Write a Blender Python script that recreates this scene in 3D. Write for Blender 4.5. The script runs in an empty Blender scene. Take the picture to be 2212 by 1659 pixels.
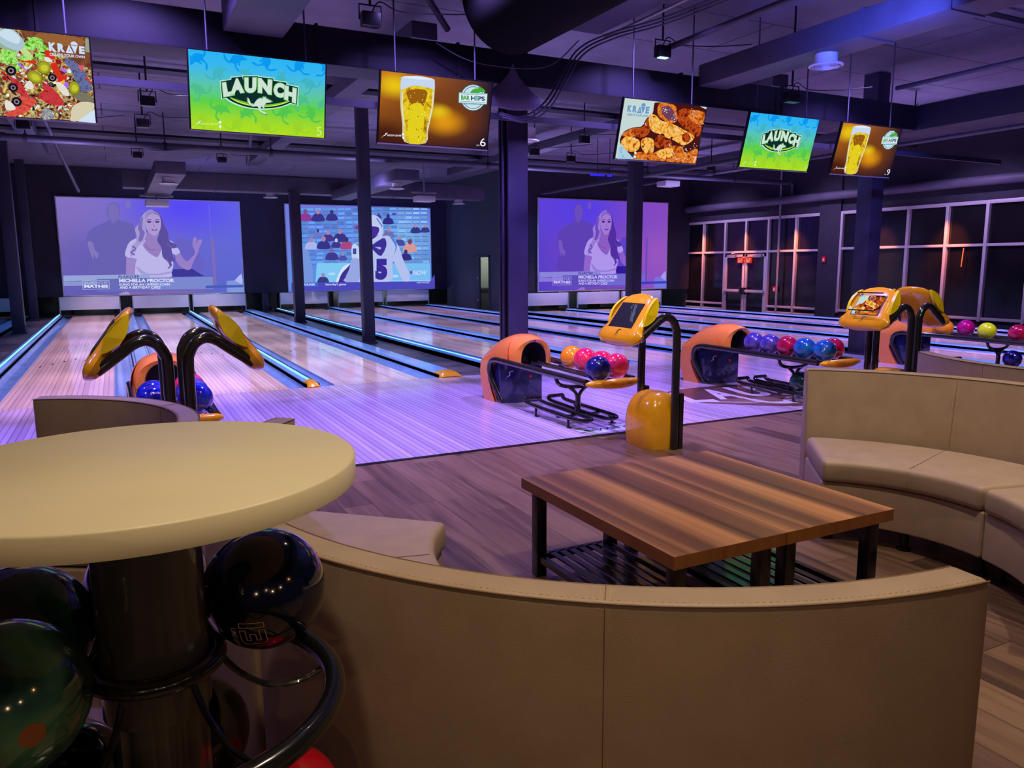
import bpy, bmesh, math, random
import numpy as np
from mathutils import Vector, Matrix
random.seed(7)
PI = math.pi
SC = bpy.context.scene
COL = SC.collection

# ------------------------------------------------------------------ camera, world, lights, exposure
H = 1.4
cam_d = bpy.data.cameras.new('camera')
cam = bpy.data.objects.new('camera', cam_d)
COL.objects.link(cam)
SC.camera = cam
cam_d.sensor_width = 36.0
cam_d.sensor_fit = 'HORIZONTAL'
cam_d.lens = 36.0 * 1663 / 2212
cam_d.clip_start = 0.05
cam_d.clip_end = 200
_p, _y, _r = math.radians(8.80), math.radians(27.0), math.radians(-0.30)
fw = Vector((math.sin(_y) * math.cos(_p), math.cos(_y) * math.cos(_p), -math.sin(_p)))
rt = Vector((math.cos(_y), -math.sin(_y), 0))
up = rt.cross(fw)
A = math.cos(_r) * rt + math.sin(_r) * up
B = -math.sin(_r) * rt + math.cos(_r) * up
M = Matrix((A, B, -fw)).transposed().to_4x4()
M.translation = Vector((0, 0, H))
cam.matrix_world = M

SC.view_settings.view_transform = 'Standard'
SC.view_settings.look = 'None'
SC.view_settings.exposure = 0.0
SC.view_settings.gamma = 1.0
SC.view_settings.use_curve_mapping = False

w = bpy.data.worlds.new('World')
SC.world = w
w.use_nodes = True
w.node_tree.nodes['Background'].inputs[0].default_value = (0.30, 0.20, 0.55, 1)
w.node_tree.nodes['Background'].inputs[1].default_value = 0.05


def lamp(name, kind, loc, target, power, color, size=0.05, angle=90, blend=0.6, sy=None):
    d = bpy.data.lights.new(name, kind)
    d.energy = power
    d.color = color
    if kind == 'SPOT':
        d.spot_size = math.radians(angle)
        d.spot_blend = blend
        d.shadow_soft_size = size
    elif kind == 'AREA':
        d.size = size
        if sy:
            d.shape = 'RECTANGLE'
            d.size_y = sy
    else:
        d.shadow_soft_size = size
    o = bpy.data.objects.new(name, d)
    COL.objects.link(o)
    o.location = loc
    if target is not None:
        o.rotation_euler = (Vector(target) - Vector(loc)).to_track_quat('-Z', 'Y').to_euler()
    return o


BLUE = (0.12, 0.16, 1.0)
WARM = (1.0, 0.74, 0.47)
ORANGE = (1.0, 0.24, 0.06)
# violet wash over the approaches, each with an added neutral fill spot
for x, y in ((-3.0, 6.4), (0.2, 6.6), (2.75, 6.4), (5.25, 6.6), (8.4, 6.4)):
    lamp('violet_wash', 'SPOT', (x, y, 4.05), (x, y + 0.1, 0), 860, (0.38, 0.24, 1.0), 0.06, 120, 0.9)
    lamp('neutral_fill', 'SPOT', (x - 0.5, y - 2.0, 3.70), (x + 0.4, y - 0.6, 0), 95, (1.0, 0.80, 0.66), 0.06, 80, 0.9)
# extra spots added to brighten the consoles and the ball racks
for xs, ys, xt, e in ((-0.6, 1.9, 0.27, 90), (2.2, 1.9, 3.60, 150), (4.6, 2.0, 6.35, 170)):
    lamp('console_fill', 'SPOT', (xs, ys, 3.70), (xt, 4.75, 0.8), e * 1.3, (1.0, 0.86, 0.62), 0.05, 30, 0.9)
for xt, e in ((0.29, 130), (3.62, 200), (6.30, 210), (9.83, 260)):
    lamp('rack_fill', 'SPOT', (xt - 1.0, 3.2, 4.05), (xt, 6.05, 0.4), e, (1.0, 0.80, 0.76), 0.05, 34, 0.9)
# lane wash lights
for gx, col, k in ((-0.2, (1.0, 0.58, 0.80), 1.25), (2.4, (0.96, 0.74, 0.96), 1.05), (5.8, (0.82, 0.62, 1.0), 0.9), (8.85, (0.80, 0.50, 1.0), 0.9),
                   (12.2, (0.74, 0.44, 1.0), 1.3), (15.0, (0.74, 0.42, 1.0), 1.3)):
    for k2 in range(6):
        y = 9.9 + 2.75 * k2
        if gx > 10:
            y -= 4.0
        lamp('lane_wash', 'SPOT', (gx, y, 4.05), (gx, y, 0), 780 * k, col, 0.05, 62, 0.8)
# blue fill from the far left over lanes and aisles
for gx in (-1.6, 4.1, 10.2):
    for y in (12.0, 17.0, 22.0):
        if gx > 10:
            y -= 3
        lamp('aisle_blue', 'SPOT', (gx, y, 4.05), (gx, y, 0), 230, (0.16, 0.38, 1.0), 0.05, 120, 0.8)
# added violet fill without fixtures, brightens the ceiling from below
for x, y, e in ((-1.6, 4.6, 7), (2.2, 4.6, 8), (5.2, 9.0, 40), (8.2, 5.8, 44), (-0.5, 15.8, 70), (4.8, 15.8, 70), (9.0, 15.8, 80), (13.5, 15.8, 80), (0.3, 2.8, 26), (5.2, 2.6, 40), (8.0, 3.0, 50), (12.5, 9.0, 80), (1.0, 11.5, 55), (6.5, 11.5, 70)):
    lamp('ceiling_fill', 'SPOT', (x, y, 2.75), (x, y + 0.2, 4.2), e, (0.46, 0.36, 1.0), 0.05, 165, 0.9)
# blue accents
lamp('blue_wash', 'SPOT', (5.2, 4.2, 3.0), (6.22, 4.9, 3.55), 400, (0.10, 0.14, 1.0), 0.04, 70, 0.9)
lamp('blue_wash', 'SPOT', (6.6, 2.0, 3.0), (5.74, 3.4, 3.8), 18, BLUE, 0.04, 70, 0.9)
lamp('blue_wash', 'SPOT', (2.4, 21.5, 3.9), (2.4, 25.4, 2.6), 260, BLUE, 0.05, 90, 0.9)
lamp('blue_wash', 'SPOT', (8.0, 21.5, 3.9), (8.6, 25.4, 3.0), 200, BLUE, 0.05, 90, 0.9)
lamp('blue_wash', 'SPOT', (9.0, 6.0, 3.6), (10.42, 8.3, 1.6), 260, (0.14, 0.16, 1.0), 0.05, 50, 0.9)
lamp('blue_wash', 'SPOT', (3.3, 5.6, 3.0), (4.13, 8.0, 1.6), 330, (0.24, 0.16, 1.0), 0.05, 50, 0.9)
# pin deck work lights, and added spots that brighten the masking panels
for x, y in ((-0.6, 25.9), (1.2, 25.9), (2.8, 25.9), (5.4, 25.9), (7.2, 25.9), (8.8, 25.9), (11.6, 20.8), (13.4, 20.8), (15.0, 20.8)):
    lamp('pin_deck_light', 'POINT', (x, y - 0.10, 0.42), None, 9, (0.85, 0.92, 1.0), 0.04)
    lamp('masking_fill', 'SPOT', (x, y - 3.8, 2.6), (x, y - 0.60, 0.35), 60, (0.72, 0.82, 1.0), 0.04, 40, 0.9)
# warm lounge lights over and behind the seating
for x, y, z, e in ((0.1, 0.7, 3.7, 130), (1.9, 1.2, 3.9, 185), (4.1, 1.5, 3.9, 230), (2.6, 3.2, 4.0, 85)):
    lamp('lounge_light', 'SPOT', (x, y, z), (x, y + 0.2, 0), e, WARM if x < 1 else (1.0, 0.80, 0.60), 0.04, 100, 0.8)
lamp('lounge_light', 'SPOT', (2.9, -1.6, 2.6), (1.9, 0.8, 0.4), 12, (1.0, 0.46, 0.14), 0.05, 90, 0.8)
for q, e in (((0.6, -2.6, 1.75), 26), ((-1.3, -2.0, 1.6), 22), ((1.7, -2.4, 2.0), 16), ((-0.2, -2.8, 2.1), 16)):
    lamp('lounge_light', 'SPOT', q, (0.1, 1.3, 0.6), e * 0.55, (1.0, 0.66, 0.36), 0.03, 46, 0.9)  # low spots added behind the camera to lift the ball tower
# orange and lilac accents on the window wall
for y, z in ((17.9, 1.5), (19.7, 1.5), (15.9, 1.5), (11.4, 1.6), (13.2, 1.6)):
    lamp('orange_accent', 'SPOT', (16.3, y - 0.25, 2.9), (17.0, y, z), 560, ORANGE, 0.04, 50, 0.9)
for y in (18.5, 14.5, 10.5):
    lamp('lilac_wall_wash', 'SPOT', (14.6, y, 4.0), (17.0, y, 1.2), 420, (0.66, 0.46, 1.0), 0.05, 90, 0.9)


# ------------------------------------------------------------------ materials
def lin(c):
    return tuple((x / 12.92 if x <= 0.04045 else ((x + 0.055) / 1.055) ** 2.4) for x in [q / 255.0 for q in c])


_mats = {}


def new_mat(name):
    m = bpy.data.materials.new(name)
    m.use_nodes = True
    nt = m.node_tree
    nt.nodes.clear()
    out = nt.nodes.new('ShaderNodeOutputMaterial')
    return m, nt, out


def pbr(name, c, rough=0.5, metal=0.0, coat=0.0, var=0.08, vscale=20.0, bump=0.0, bscale=300.0, spec=0.5, c2=None, ramp=(0.35, 0.65), stretch=(1, 1, 1), detail=3):
    """c: sRGB 0-255; slight procedural variation in colour, optional bump"""
    if name in _mats:
        return _mats[name]
    m, nt, out = new_mat(name)
    N = nt.nodes
    L = nt.links
    b = N.new('ShaderNodeBsdfPrincipled')
    L.new(b.outputs[0], out.inputs[0])
    b.inputs['Roughness'].default_value = rough
    b.inputs['Metallic'].default_value = metal
    b.inputs['Coat Weight'].default_value = coat
    b.inputs['Coat Roughness'].default_value = 0.04
    b.inputs['Specular IOR Level'].default_value = spec
    tc = N.new('ShaderNodeTexCoord')
    mp = N.new('ShaderNodeMapping')
    mp.inputs['Scale'].default_value = stretch
    L.new(tc.outputs['Object'], mp.inputs[0])
    n = N.new('ShaderNodeTexNoise')
    n.inputs['Scale'].default_value = vscale
    n.inputs['Detail'].default_value = detail
    L.new(mp.outputs[0], n.inputs['Vector'])
    r = N.new('ShaderNodeValToRGB')
    r.color_ramp.elements[0].position = ramp[0]
    r.color_ramp.elements[1].position = ramp[1]
    l = lin(c)
    if c2 is None:
        a1 = [min(1, x * (1 - var)) for x in l]
        a2 = [min(1, x * (1 + var)) for x in l]
    else:
        a1 = l
        a2 = lin(c2)
    r.color_ramp.elements[0].color = (*a1, 1)
    r.color_ramp.elements[1].color = (*a2, 1)
    L.new(n.outputs['Fac'], r.inputs[0])
    L.new(r.outputs[0], b.inputs['Base Color'])
    if bump:
        n2 = N.new('ShaderNodeTexNoise')
        n2.inputs['Scale'].default_value = bscale
        L.new(tc.outputs['Object'], n2.inputs['Vector'])
        bp = N.new('ShaderNodeBump')
        bp.inputs['Strength'].default_value = bump
        bp.inputs['Distance'].default_value = 0.002
        L.new(n2.outputs['Fac'], bp.inputs['Height'])
        L.new(bp.outputs[0], b.inputs['Normal'])
    _mats[name] = m
    return m


def em(c, k=1.0):
    """flat light-giving colour (sRGB)"""
    key = 'glow_%d_%d_%d_%g' % (*c, k)
    if key in _mats:
        return _mats[key]
    m, nt, out = new_mat(key)
    e = nt.nodes.new('ShaderNodeEmission')
    e.inputs[0].default_value = (*lin(c), 1)
    e.inputs[1].default_value = k
    nt.links.new(e.outputs[0], out.inputs[0])
    _mats[key] = m
    return m


def em_bilinear(name, tl, tr, bl, br, spot=None, k=1.0):
    """screen picture background: four corner colours blended over the panel (it is the picture shown)"""
    m, nt, out = new_mat(name)
    N = nt.nodes
    L = nt.links
    tc = N.new('ShaderNodeTexCoord')
    sp = N.new('ShaderNodeSeparateXYZ')
    L.new(tc.outputs['Generated'], sp.inputs[0])

    def mix(a, b, fac):
        x = N.new('ShaderNodeMix')
        x.data_type = 'RGBA'
        L.new(fac, x.inputs[0])
        for i, q in ((6, a), (7, b)):
            if isinstance(q, tuple):
                x.inputs[i].default_value = (*lin(q), 1)
            else:
                L.new(q, x.inputs[i])
        return x.outputs[2]
    top = mix(tl, tr, sp.outputs[0])
    bot = mix(bl, br, sp.outputs[0])
    c = mix(bot, top, sp.outputs[2])
    if spot:
        for (sx, sz, rad, col) in spot:
            vm = N.new('ShaderNodeVectorMath')
            vm.operation = 'DISTANCE'
            L.new(tc.outputs['Generated'], vm.inputs[0])
            cb = N.new('ShaderNodeCombineXYZ')
            cb.inputs[0].default_value = sx
            cb.inputs[2].default_value = sz
            L.new(sp.outputs[1], cb.inputs[1])
            L.new(cb.outputs[0], vm.inputs[1])
            mr = N.new('ShaderNodeMapRange')
            mr.interpolation_type = 'SMOOTHSTEP'
            mr.inputs['From Min'].default_value = 0
            mr.inputs['From Max'].default_value = rad
            mr.inputs['To Min'].default_value = 1
            mr.inputs['To Max'].default_value = 0
            L.new(vm.outputs['Value'], mr.inputs['Value'])
            c = mix(c, col, mr.outputs[0])
    e = N.new('ShaderNodeEmission')
    L.new(c, e.inputs[0])
    e.inputs[1].default_value = k
    L.new(e.outputs[0], out.inputs[0])
    return m


def em_noise(name, cols, scale=30, k=1.0, detail=4, dist=0.6):
    """mottled picture content on a lit screen"""
    m, nt, out = new_mat(name)
    N = nt.nodes
    L = nt.links
    tc = N.new('ShaderNodeTexCoord')
    n = N.new('ShaderNodeTexNoise')
    n.inputs['Scale'].default_value = scale
    n.inputs['Detail'].default_value = detail
    n.inputs['Distortion'].default_value = dist
    L.new(tc.outputs['Object'], n.inputs['Vector'])
    r = N.new('ShaderNodeValToRGB')
    els = r.color_ramp.elements
    for i, c in enumerate(cols):
        pos = 0.32 + 0.36 * i / (len(cols) - 1)
        if i < 2:
            e = els[i]
            e.position = pos
        else:
            e = els.new(pos)
        e.color = (*lin(c), 1)
    L.new(n.outputs['Fac'], r.inputs[0])
    e = N.new('ShaderNodeEmission')
    L.new(r.outputs[0], e.inputs[0])
    e.inputs[1].default_value = k
    L.new(e.outputs[0], out.inputs[0])
    return m


def boards(name, cols, bw, bl, rough, spec=0.5, gap=0.03, coat=0.0, grain=0.5, graindir=(60, 1.5, 1), seamcol=0.55, bump=0.0, lo=0.15, hi=0.85):
    """boards running along Y: random tone per board plus grain"""
    m, nt, out = new_mat(name)
    N = nt.nodes
    L = nt.links
    b = N.new('ShaderNodeBsdfPrincipled')
    L.new(b.outputs[0], out.inputs[0])
    b.inputs['Roughness'].default_value = rough
    b.inputs['Specular IOR Level'].default_value = spec
    b.inputs['Coat Weight'].default_value = coat
    b.inputs['Coat Roughness'].default_value = 0.05
    tc = N.new('ShaderNodeTexCoord')
    sp = N.new('ShaderNodeSeparateXYZ')
    L.new(tc.outputs['Object'], sp.inputs[0])

    def math_(op, a, bb=None):
        x = N.new('ShaderNodeMath')
        x.operation = op
        for i, q in enumerate((a, bb)):
            if q is None:
                continue
            if isinstance(q, (int, float)):
                x.inputs[i].default_value = q
            else:
                L.new(q, x.inputs[i])
        return x.outputs[0]
    xs = math_('DIVIDE', sp.outputs[0], bw)
    xi = math_('FLOOR', xs)
    wn = N.new('ShaderNodeTexWhiteNoise')
    wn.noise_dimensions = '1D'
    L.new(xi, wn.inputs['W'])
    ys = math_('ADD', math_('DIVIDE', sp.outputs[1], bl), math_('MULTIPLY', wn.outputs['Value'], 7.0))
    yi = math_('FLOOR', ys)
    cb = N.new('ShaderNodeCombineXYZ')
    L.new(xi, cb.inputs[0])
    L.new(yi, cb.inputs[1])
    w2 = N.new('ShaderNodeTexWhiteNoise')
    w2.noise_dimensions = '3D'
    L.new(cb.outputs[0], w2.inputs['Vector'])
    mp = N.new('ShaderNodeMapping')
    mp.inputs['Scale'].default_value = graindir
    L.new(tc.outputs['Object'], mp.inputs[0])
    ad = N.new('ShaderNodeVectorMath')
    ad.operation = 'ADD'
    L.new(mp.outputs[0], ad.inputs[0])
    sc = N.new('ShaderNodeVectorMath')
    sc.operation = 'SCALE'
    sc.inputs['Scale'].default_value = 30
    L.new(w2.outputs['Color'], sc.inputs[0])
    L.new(sc.outputs[0], ad.inputs[1])
    n = N.new('ShaderNodeTexNoise')
    n.inputs['Scale'].default_value = 1.0
    n.inputs['Detail'].default_value = 5
    n.inputs['Distortion'].default_value = 0.4
    L.new(ad.outputs[0], n.inputs['Vector'])
    f = math_('ADD', math_('MULTIPLY', w2.outputs['Value'], 1 - grain), math_('MULTIPLY', n.outputs['Fac'], grain))
    r = N.new('ShaderNodeValToRGB')
    els = r.color_ramp.elements
    for i, c in enumerate(cols):
        pos = lo + (hi - lo) * i / (len(cols) - 1)
        if i < 2:
            e = els[i]
            e.position = pos
        else:
            e = els.new(pos)
        e.color = (*lin(c), 1)
    L.new(f, r.inputs[0])
    fx = math_('FRACT', xs)
    sx = math_('LESS_THAN', fx, gap)
    fy = math_('FRACT', ys)
    sy = math_('LESS_THAN', fy, gap * bw / bl)
    s = math_('MAXIMUM', sx, sy)
    mx = N.new('ShaderNodeMix')
    mx.data_type = 'RGBA'
    L.new(math_('MULTIPLY', s, seamcol), mx.inputs[0])
    L.new(r.outputs[0], mx.inputs[6])
    mx.inputs[7].default_value = (0.01, 0.008, 0.008, 1)
    L.new(mx.outputs[2], b.inputs['Base Color'])
    if bump:
        bp = N.new('ShaderNodeBump')
        bp.inputs['Strength'].default_value = bump
        bp.inputs['Distance'].default_value = 0.001
        L.new(n.outputs['Fac'], bp.inputs['Height'])
        L.new(bp.outputs[0], b.inputs['Normal'])
    _mats[name] = m
    return m


M_lane = boards('lane_wood', [(196, 172, 170), (222, 200, 196), (240, 222, 216)], 0.052, 40.0, 0.10, gap=0.22, coat=0.3, grain=0.45, seamcol=0.30)
M_appr = boards('approach_wood', [(176, 158, 184), (196, 178, 204), (214, 198, 222)], 0.052, 40.0, 0.18, gap=0.26, coat=0.2, grain=0.45, seamcol=0.32)
M_plank = boards('vinyl_plank', [(46, 34, 27), (104, 80, 62), (138, 110, 84), (80, 60, 47)], 0.18, 1.22, 0.28, gap=0.018, grain=0.6, graindir=(22, 1.6, 1), seamcol=0.8, bump=0.15)
M_top = boards('walnut_laminate', [(84, 56, 38), (124, 84, 54), (176, 124, 78), (196, 140, 88), (140, 94, 60), (92, 62, 44)], 0.56, 30.0, 0.34, gap=0.0, grain=0.97, graindir=(4.2, 0.10, 1), seamcol=0.0, lo=0.34, hi=0.66)
M_edge = boards('walnut_edge', [(90, 52, 24), (140, 86, 40), (160, 102, 50)], 0.06, 30.0, 0.35, gap=0.0, grain=0.8, graindir=(14, 6, 1), seamcol=0.0)
M_carpet = pbr('aisle_floor', (58, 56, 68), 0.35, c2=(84, 80, 94), vscale=3.0)
M_gutter = pbr('gutter_plastic', (104, 146, 206), 0.16, coat=0.3, c2=(118, 160, 220), vscale=4)
M_cap = pbr('capping', (120, 176, 236), 0.22, coat=0.4, var=0.05)
M_capdark = pbr('capping_rubber', (14, 15, 20), 0.3)
M_wallblk = pbr('painted_dark_wall', (34, 32, 48), 0.8, c2=(40, 38, 56), vscale=6, bump=0.15, bscale=60)
M_wallgrey = pbr('painted_slate_wall', (52, 60, 76), 0.75, var=0.05, vscale=5, bump=0.1, bscale=60)
M_black = pbr('black_satin', (16, 16, 18), 0.35, var=0.1)
M_metalblk = pbr('black_powder_metal', (20, 20, 22), 0.25, coat=0.3, var=0.1)
M_tube = pbr('gloss_dark_tube', (34, 34, 34), 0.2, coat=0.6, metal=0.2, var=0.1)
M_navy = pbr('gloss_navy_plastic', (40, 44, 96), 0.12, coat=0.7, var=0.1)
M_orange = pbr('gloss_orange_shell', (255, 152, 66), 0.18, coat=0.6, var=0.03, vscale=4)
M_amber = pbr('gloss_amber_shell', (240, 168, 26), 0.18, coat=0.7, var=0.04, vscale=4)
M_yellow = pbr('satin_yellow_panel', (250, 216, 14), 0.35, var=0.03, vscale=4)
M_leather = pbr('tan_leather', (170, 147, 122), 0.5, c2=(178, 155, 130), vscale=9, bump=0.35, bscale=420)
M_leath2 = pbr('tan_leather_seam', (120, 94, 66), 0.5)
M_thread = pbr('pale_thread', (202, 178, 138), 0.6)
M_steel = pbr('brushed_aluminium', (170, 168, 172), 0.35, metal=0.6, var=0.04)
M_alum = pbr('anodised_frame', (176, 170, 178), 0.45, metal=0.15, var=0.04)
M_glassdk = pbr('dark_night_glass', (16, 15, 20), 0.12, c2=(24, 22, 28), vscale=1.2, spec=0.5)
M_mask = pbr('frosted_panel', (196, 204, 214), 0.35, var=0.04, vscale=3)
M_duct = pbr('painted_duct', (70, 68, 88), 0.55, c2=(80, 78, 98), vscale=2.5)
M_ductdk = pbr('dark_painted_duct', (30, 30, 46), 0.6, c2=(36, 36, 54), vscale=2.5)
M_pipe = pbr('painted_pipe', (66, 64, 84), 0.5, var=0.1)
M_deck = None
M_white = pbr('white_plastic', (206, 206, 210), 0.4, var=0.03)
M_tabletop = pbr('cream_solid_top', (220, 210, 172), 0.42, c2=(226, 216, 178), vscale=3)
M_red = pbr('red_plastic', (200, 22, 30), 0.3, var=0.03)
M_post = pbr('smoked_gloss_post', (62, 60, 58), 0.2, coat=0.5, var=0.1)
M_hole = pbr('finger_hole_dark', (8, 8, 10), 0.6)
M_gold = pbr('engraved_gold', (206, 170, 130), 0.4, var=0.03)
M_silver = pbr('engraved_white', (225, 225, 235), 0.4, var=0.03)


def deck_mat():
    m, nt, out = new_mat('ceiling_deck')
    N = nt.nodes
    L = nt.links
    b = N.new('ShaderNodeBsdfPrincipled')
    L.new(b.outputs[0], out.inputs[0])
    b.inputs['Roughness'].default_value = 0.8
    tc = N.new('ShaderNodeTexCoord')
    br = N.new('ShaderNodeTexBrick')
    L.new(tc.outputs['Object'], br.inputs['Vector'])
    br.inputs['Scale'].default_value = 1.0
    br.inputs['Brick Width'].default_value = 4.8
    br.inputs['Row Height'].default_value = 1.2
    br.inputs['Mortar Size'].default_value = 0.012
    br.inputs['Color1'].default_value = (*lin((120, 114, 134)), 1)
    br.inputs['Color2'].default_value = (*lin((108, 104, 124)), 1)
    br.inputs['Mortar'].default_value = (*lin((40, 38, 52)), 1)
    n = N.new('ShaderNodeTexNoise')
    n.inputs['Scale'].default_value = 3
    n.inputs['Detail'].default_value = 4
    L.new(tc.outputs['Object'], n.inputs['Vector'])
    mx = N.new('ShaderNodeMix')
    mx.data_type = 'RGBA'
    mx.blend_type = 'MULTIPLY'
    mx.inputs[0].default_value = 0.5
    L.new(br.outputs['Color'], mx.inputs[6])
    L.new(n.outputs['Fac'], mx.inputs[7])
    L.new(mx.outputs[2], b.inputs['Base Color'])
    return m


M_deck = deck_mat()


# ------------------------------------------------------------------ mesh builder
class MB:
    def __init__(s):
        s.v = []
        s.f = []
        s.m = []

    def add(s, vs, fs, mi=0):
        o = len(s.v)
        s.v += [tuple(p) for p in vs]
        for f in fs:
            s.f.append(tuple(i + o for i in f))
            s.m.append(mi)
        return s

    def box(s, x0, x1, y0, y1, z0, z1, mi=0):
        v = [(x, y, z) for z in (z0, z1) for y in (y0, y1) for x in (x0, x1)]
        return s.add(v, [(0, 2, 3, 1), (4, 5, 7, 6), (0, 1, 5, 4), (2, 6, 7, 3), (0, 4, 6, 2), (1, 3, 7, 5)], mi)

    def prism(s, poly, axis, a, b, mi=0):
        """extrude a 2-D polygon along axis x/y/z between a and b"""
        def P(u, v, t):
            return {'x': (t, u, v), 'y': (u, t, v), 'z': (u, v, t)}[axis]
        n = len(poly)
        vs = [P(u, v, a) for u, v in poly] + [P(u, v, b) for u, v in poly]
        fs = [tuple(range(n)), tuple(range(2 * n - 1, n - 1, -1))]
        fs += [(i, i + n, (i + 1) % n + n, (i + 1) % n) for i in range(n)]
        return s.add(vs, fs, mi)

    def grid(s, rows, closeu=False, closev=False, mi=0, cap0=False, cap1=False):
        n = len(rows[0])
        vs = [p for r in rows for p in r]
        fs = []
        R = len(rows)
        for i in range(R if closev else R - 1):
            for j in range(n if closeu else n - 1):
                a = i * n + j
                b = i * n + (j + 1) % n
                c = ((i + 1) % R) * n + (j + 1) % n
                d = ((i + 1) % R) * n + j
                fs.append((a, b, c, d))
        if cap0:
            fs.append(tuple(range(n))[::-1])
        if cap1:
            fs.append(tuple(range((R - 1) * n, R * n)))
        return s.add(vs, fs, mi)

    def tube(s, path, r, n=10, closed=False, mi=0, caps=True):
        P = [Vector(p) for p in path]
        k = len(P)
        rows = []
        T0 = None
        Nn = None
        for i in range(k):
            if closed:
                t = (P[(i + 1) % k] - P[i - 1]).normalized()
            else:
                t = (P[min(i + 1, k - 1)] - P[max(i - 1, 0)]).normalized()
            if Nn is None:
                a = Vector((0, 0, 1)) if abs(t.z) < 0.9 else Vector((1, 0, 0))
                Nn = (a - a.dot(t) * t).normalized()
            else:
                Nn = (Nn - Nn.dot(t) * t).normalized()
            Bn = t.cross(Nn)
            rr = r[i] if isinstance(r, (list, tuple)) else r
            rows.append([P[i] + rr * (math.cos(2 * PI * j / n) * Nn + math.sin(2 * PI * j / n) * Bn) for j in range(n)])
        return s.grid(rows, closeu=True, closev=closed, mi=mi, cap0=caps and not closed, cap1=caps and not closed)

    def lathe(s, prof, c=(0, 0, 0), n=32, mi=0, caps=True):
        rows = [[(c[0] + r * math.cos(2 * PI * j / n), c[1] + r * math.sin(2 * PI * j / n), c[2] + z) for j in range(n)] for r, z in prof]
        return s.grid(rows, closeu=True, mi=mi, cap0=caps, cap1=caps)

    def ellipsoid(s, c, r, nu=24, nv=14, mi=0):
        rows = []
        for i in range(nv + 1):
            t = -PI / 2 + PI * i / nv
            k = max(math.cos(t), 1e-4)
            rows.append([(c[0] + r[0] * k * math.cos(2 * PI * j / nu), c[1] + r[1] * k * math.sin(2 * PI * j / nu), c[2] + r[2] * math.sin(t)) for j in range(nu)])
        return s.grid(rows, closeu=True, mi=mi)

    def build(s, name, mats, parent=None, origin=(0, 0, 0), smooth=True, bevel=0.0, seg=2, sharp=35):
        me = bpy.data.meshes.new(name)
        o = Vector(origin)
        me.from_pydata([tuple(Vector(p) - o) for p in s.v], [], s.f)
        if not isinstance(mats, (list, tuple)):
            mats = [mats]
        for mm in mats:
            me.materials.append(mm)
        me.polygons.foreach_set('material_index', s.m)
        bm = bmesh.new()
        bm.from_mesh(me)
        bmesh.ops.remove_doubles(bm, verts=bm.verts, dist=1e-6)
        bmesh.ops.recalc_face_normals(bm, faces=bm.faces)
        if bevel:
            es = [e for e in bm.edges if len(e.link_faces) == 2 and e.calc_face_angle(0) > 0.6]
            bmesh.ops.bevel(bm, geom=es, offset=bevel, segments=seg, affect='EDGES', profile=0.6, clamp_overlap=True)
        bm.to_mesh(me)
        bm.free()
        if smooth:
            me.polygons.foreach_set('use_smooth', [True] * len(me.polygons))
            me.set_sharp_from_angle(angle=math.radians(sharp))
        me.update()
        ob = bpy.data.objects.new(name, me)
        COL.objects.link(ob)
        if parent is not None:
            ob.parent = parent
        else:
            ob.location = origin
        return ob


def tag(o, label=None, cat=None, group=None, kind=None):
    if label:
        o['label'] = label
    if cat:
        o['category'] = cat
    if group:
        o['group'] = group
    if kind:
        o['kind'] = kind
    return o


def thing(name, label, cat, loc=(0, 0, 0), group=None):
    o = bpy.data.objects.new(name, None)
    o.empty_display_size = 0.1
    o.location = loc
    COL.objects.link(o)
    return tag(o, label, cat, group)


def kids(o):
    return [c for c in bpy.data.objects if c.parent == o]


def copy_tree(o, loc=None, label=None, group=None, parent=None):
    c = o.copy()
    COL.objects.link(c)
    if parent is not None:
        c.parent = parent
    if loc is not None:
        c.location = loc
    if label:
        c['label'] = label
    if group:
        c['group'] = group
    for ch in kids(o):
        copy_tree(ch, parent=c)
    return c


def spl(pts, n=6, closed=False):
    """Catmull-Rom through points"""
    P = [Vector(p) for p in pts]
    k = len(P)
    out = []
    rng = range(k if closed else k - 1)
    for i in rng:
        if closed:
            a, b, c, d = P[i - 1], P[i], P[(i + 1) % k], P[(i + 2) % k]
        else:
            a, b, c, d = P[max(i - 1, 0)], P[i], P[i + 1], P[min(i + 2, k - 1)]
        for j in range(n):
            t = j / n
            out.append(0.5 * ((2 * b) + (c - a) * t + (2 * a - 5 * b + 4 * c - d) * t * t + (3 * b - a - 3 * c + d) * t ** 3))
    if not closed:
        out.append(P[-1])
    return out


# ------------------------------------------------------------------ writing and flat pictures
_tc = {}


def text_geo(s, bold=0.0, shear=0.0, outline=0.0):
    key = (s, bold, shear, outline)
    if key in _tc:
        return _tc[key]
    cu = bpy.data.curves.new('t', 'FONT')
    cu.body = s
    cu.size = 1.0
    cu.offset = bold
    cu.shear = shear
    cu.resolution_u = 4
    if outline:
        cu.fill_mode = 'NONE'
        cu.bevel_depth = outline
        cu.bevel_resolution = 0
    ob = bpy.data.objects.new('t', cu)
    COL.objects.link(ob)
    dg = bpy.context.evaluated_depsgraph_get()
    ev = ob.evaluated_get(dg)
    me = ev.to_mesh()
    vs = [(v.co.x, v.co.y) for v in me.vertices]
    fs = [tuple(p.vertices) for p in me.polygons]
    ev.to_mesh_clear()
    bpy.data.objects.remove(ob)
    bpy.data.curves.remove(cu)
    x0 = min(v[0] for v in vs)
    x1 = max(v[0] for v in vs)
    y0 = min(v[1] for v in vs)
    y1 = max(v[1] for v in vs)
    vs = [((v[0] - x0) / (x1 - x0), (v[1] - y0) / (y1 - y0)) for v in vs]
    _tc[key] = (vs, fs)
    return _tc[key]


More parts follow.
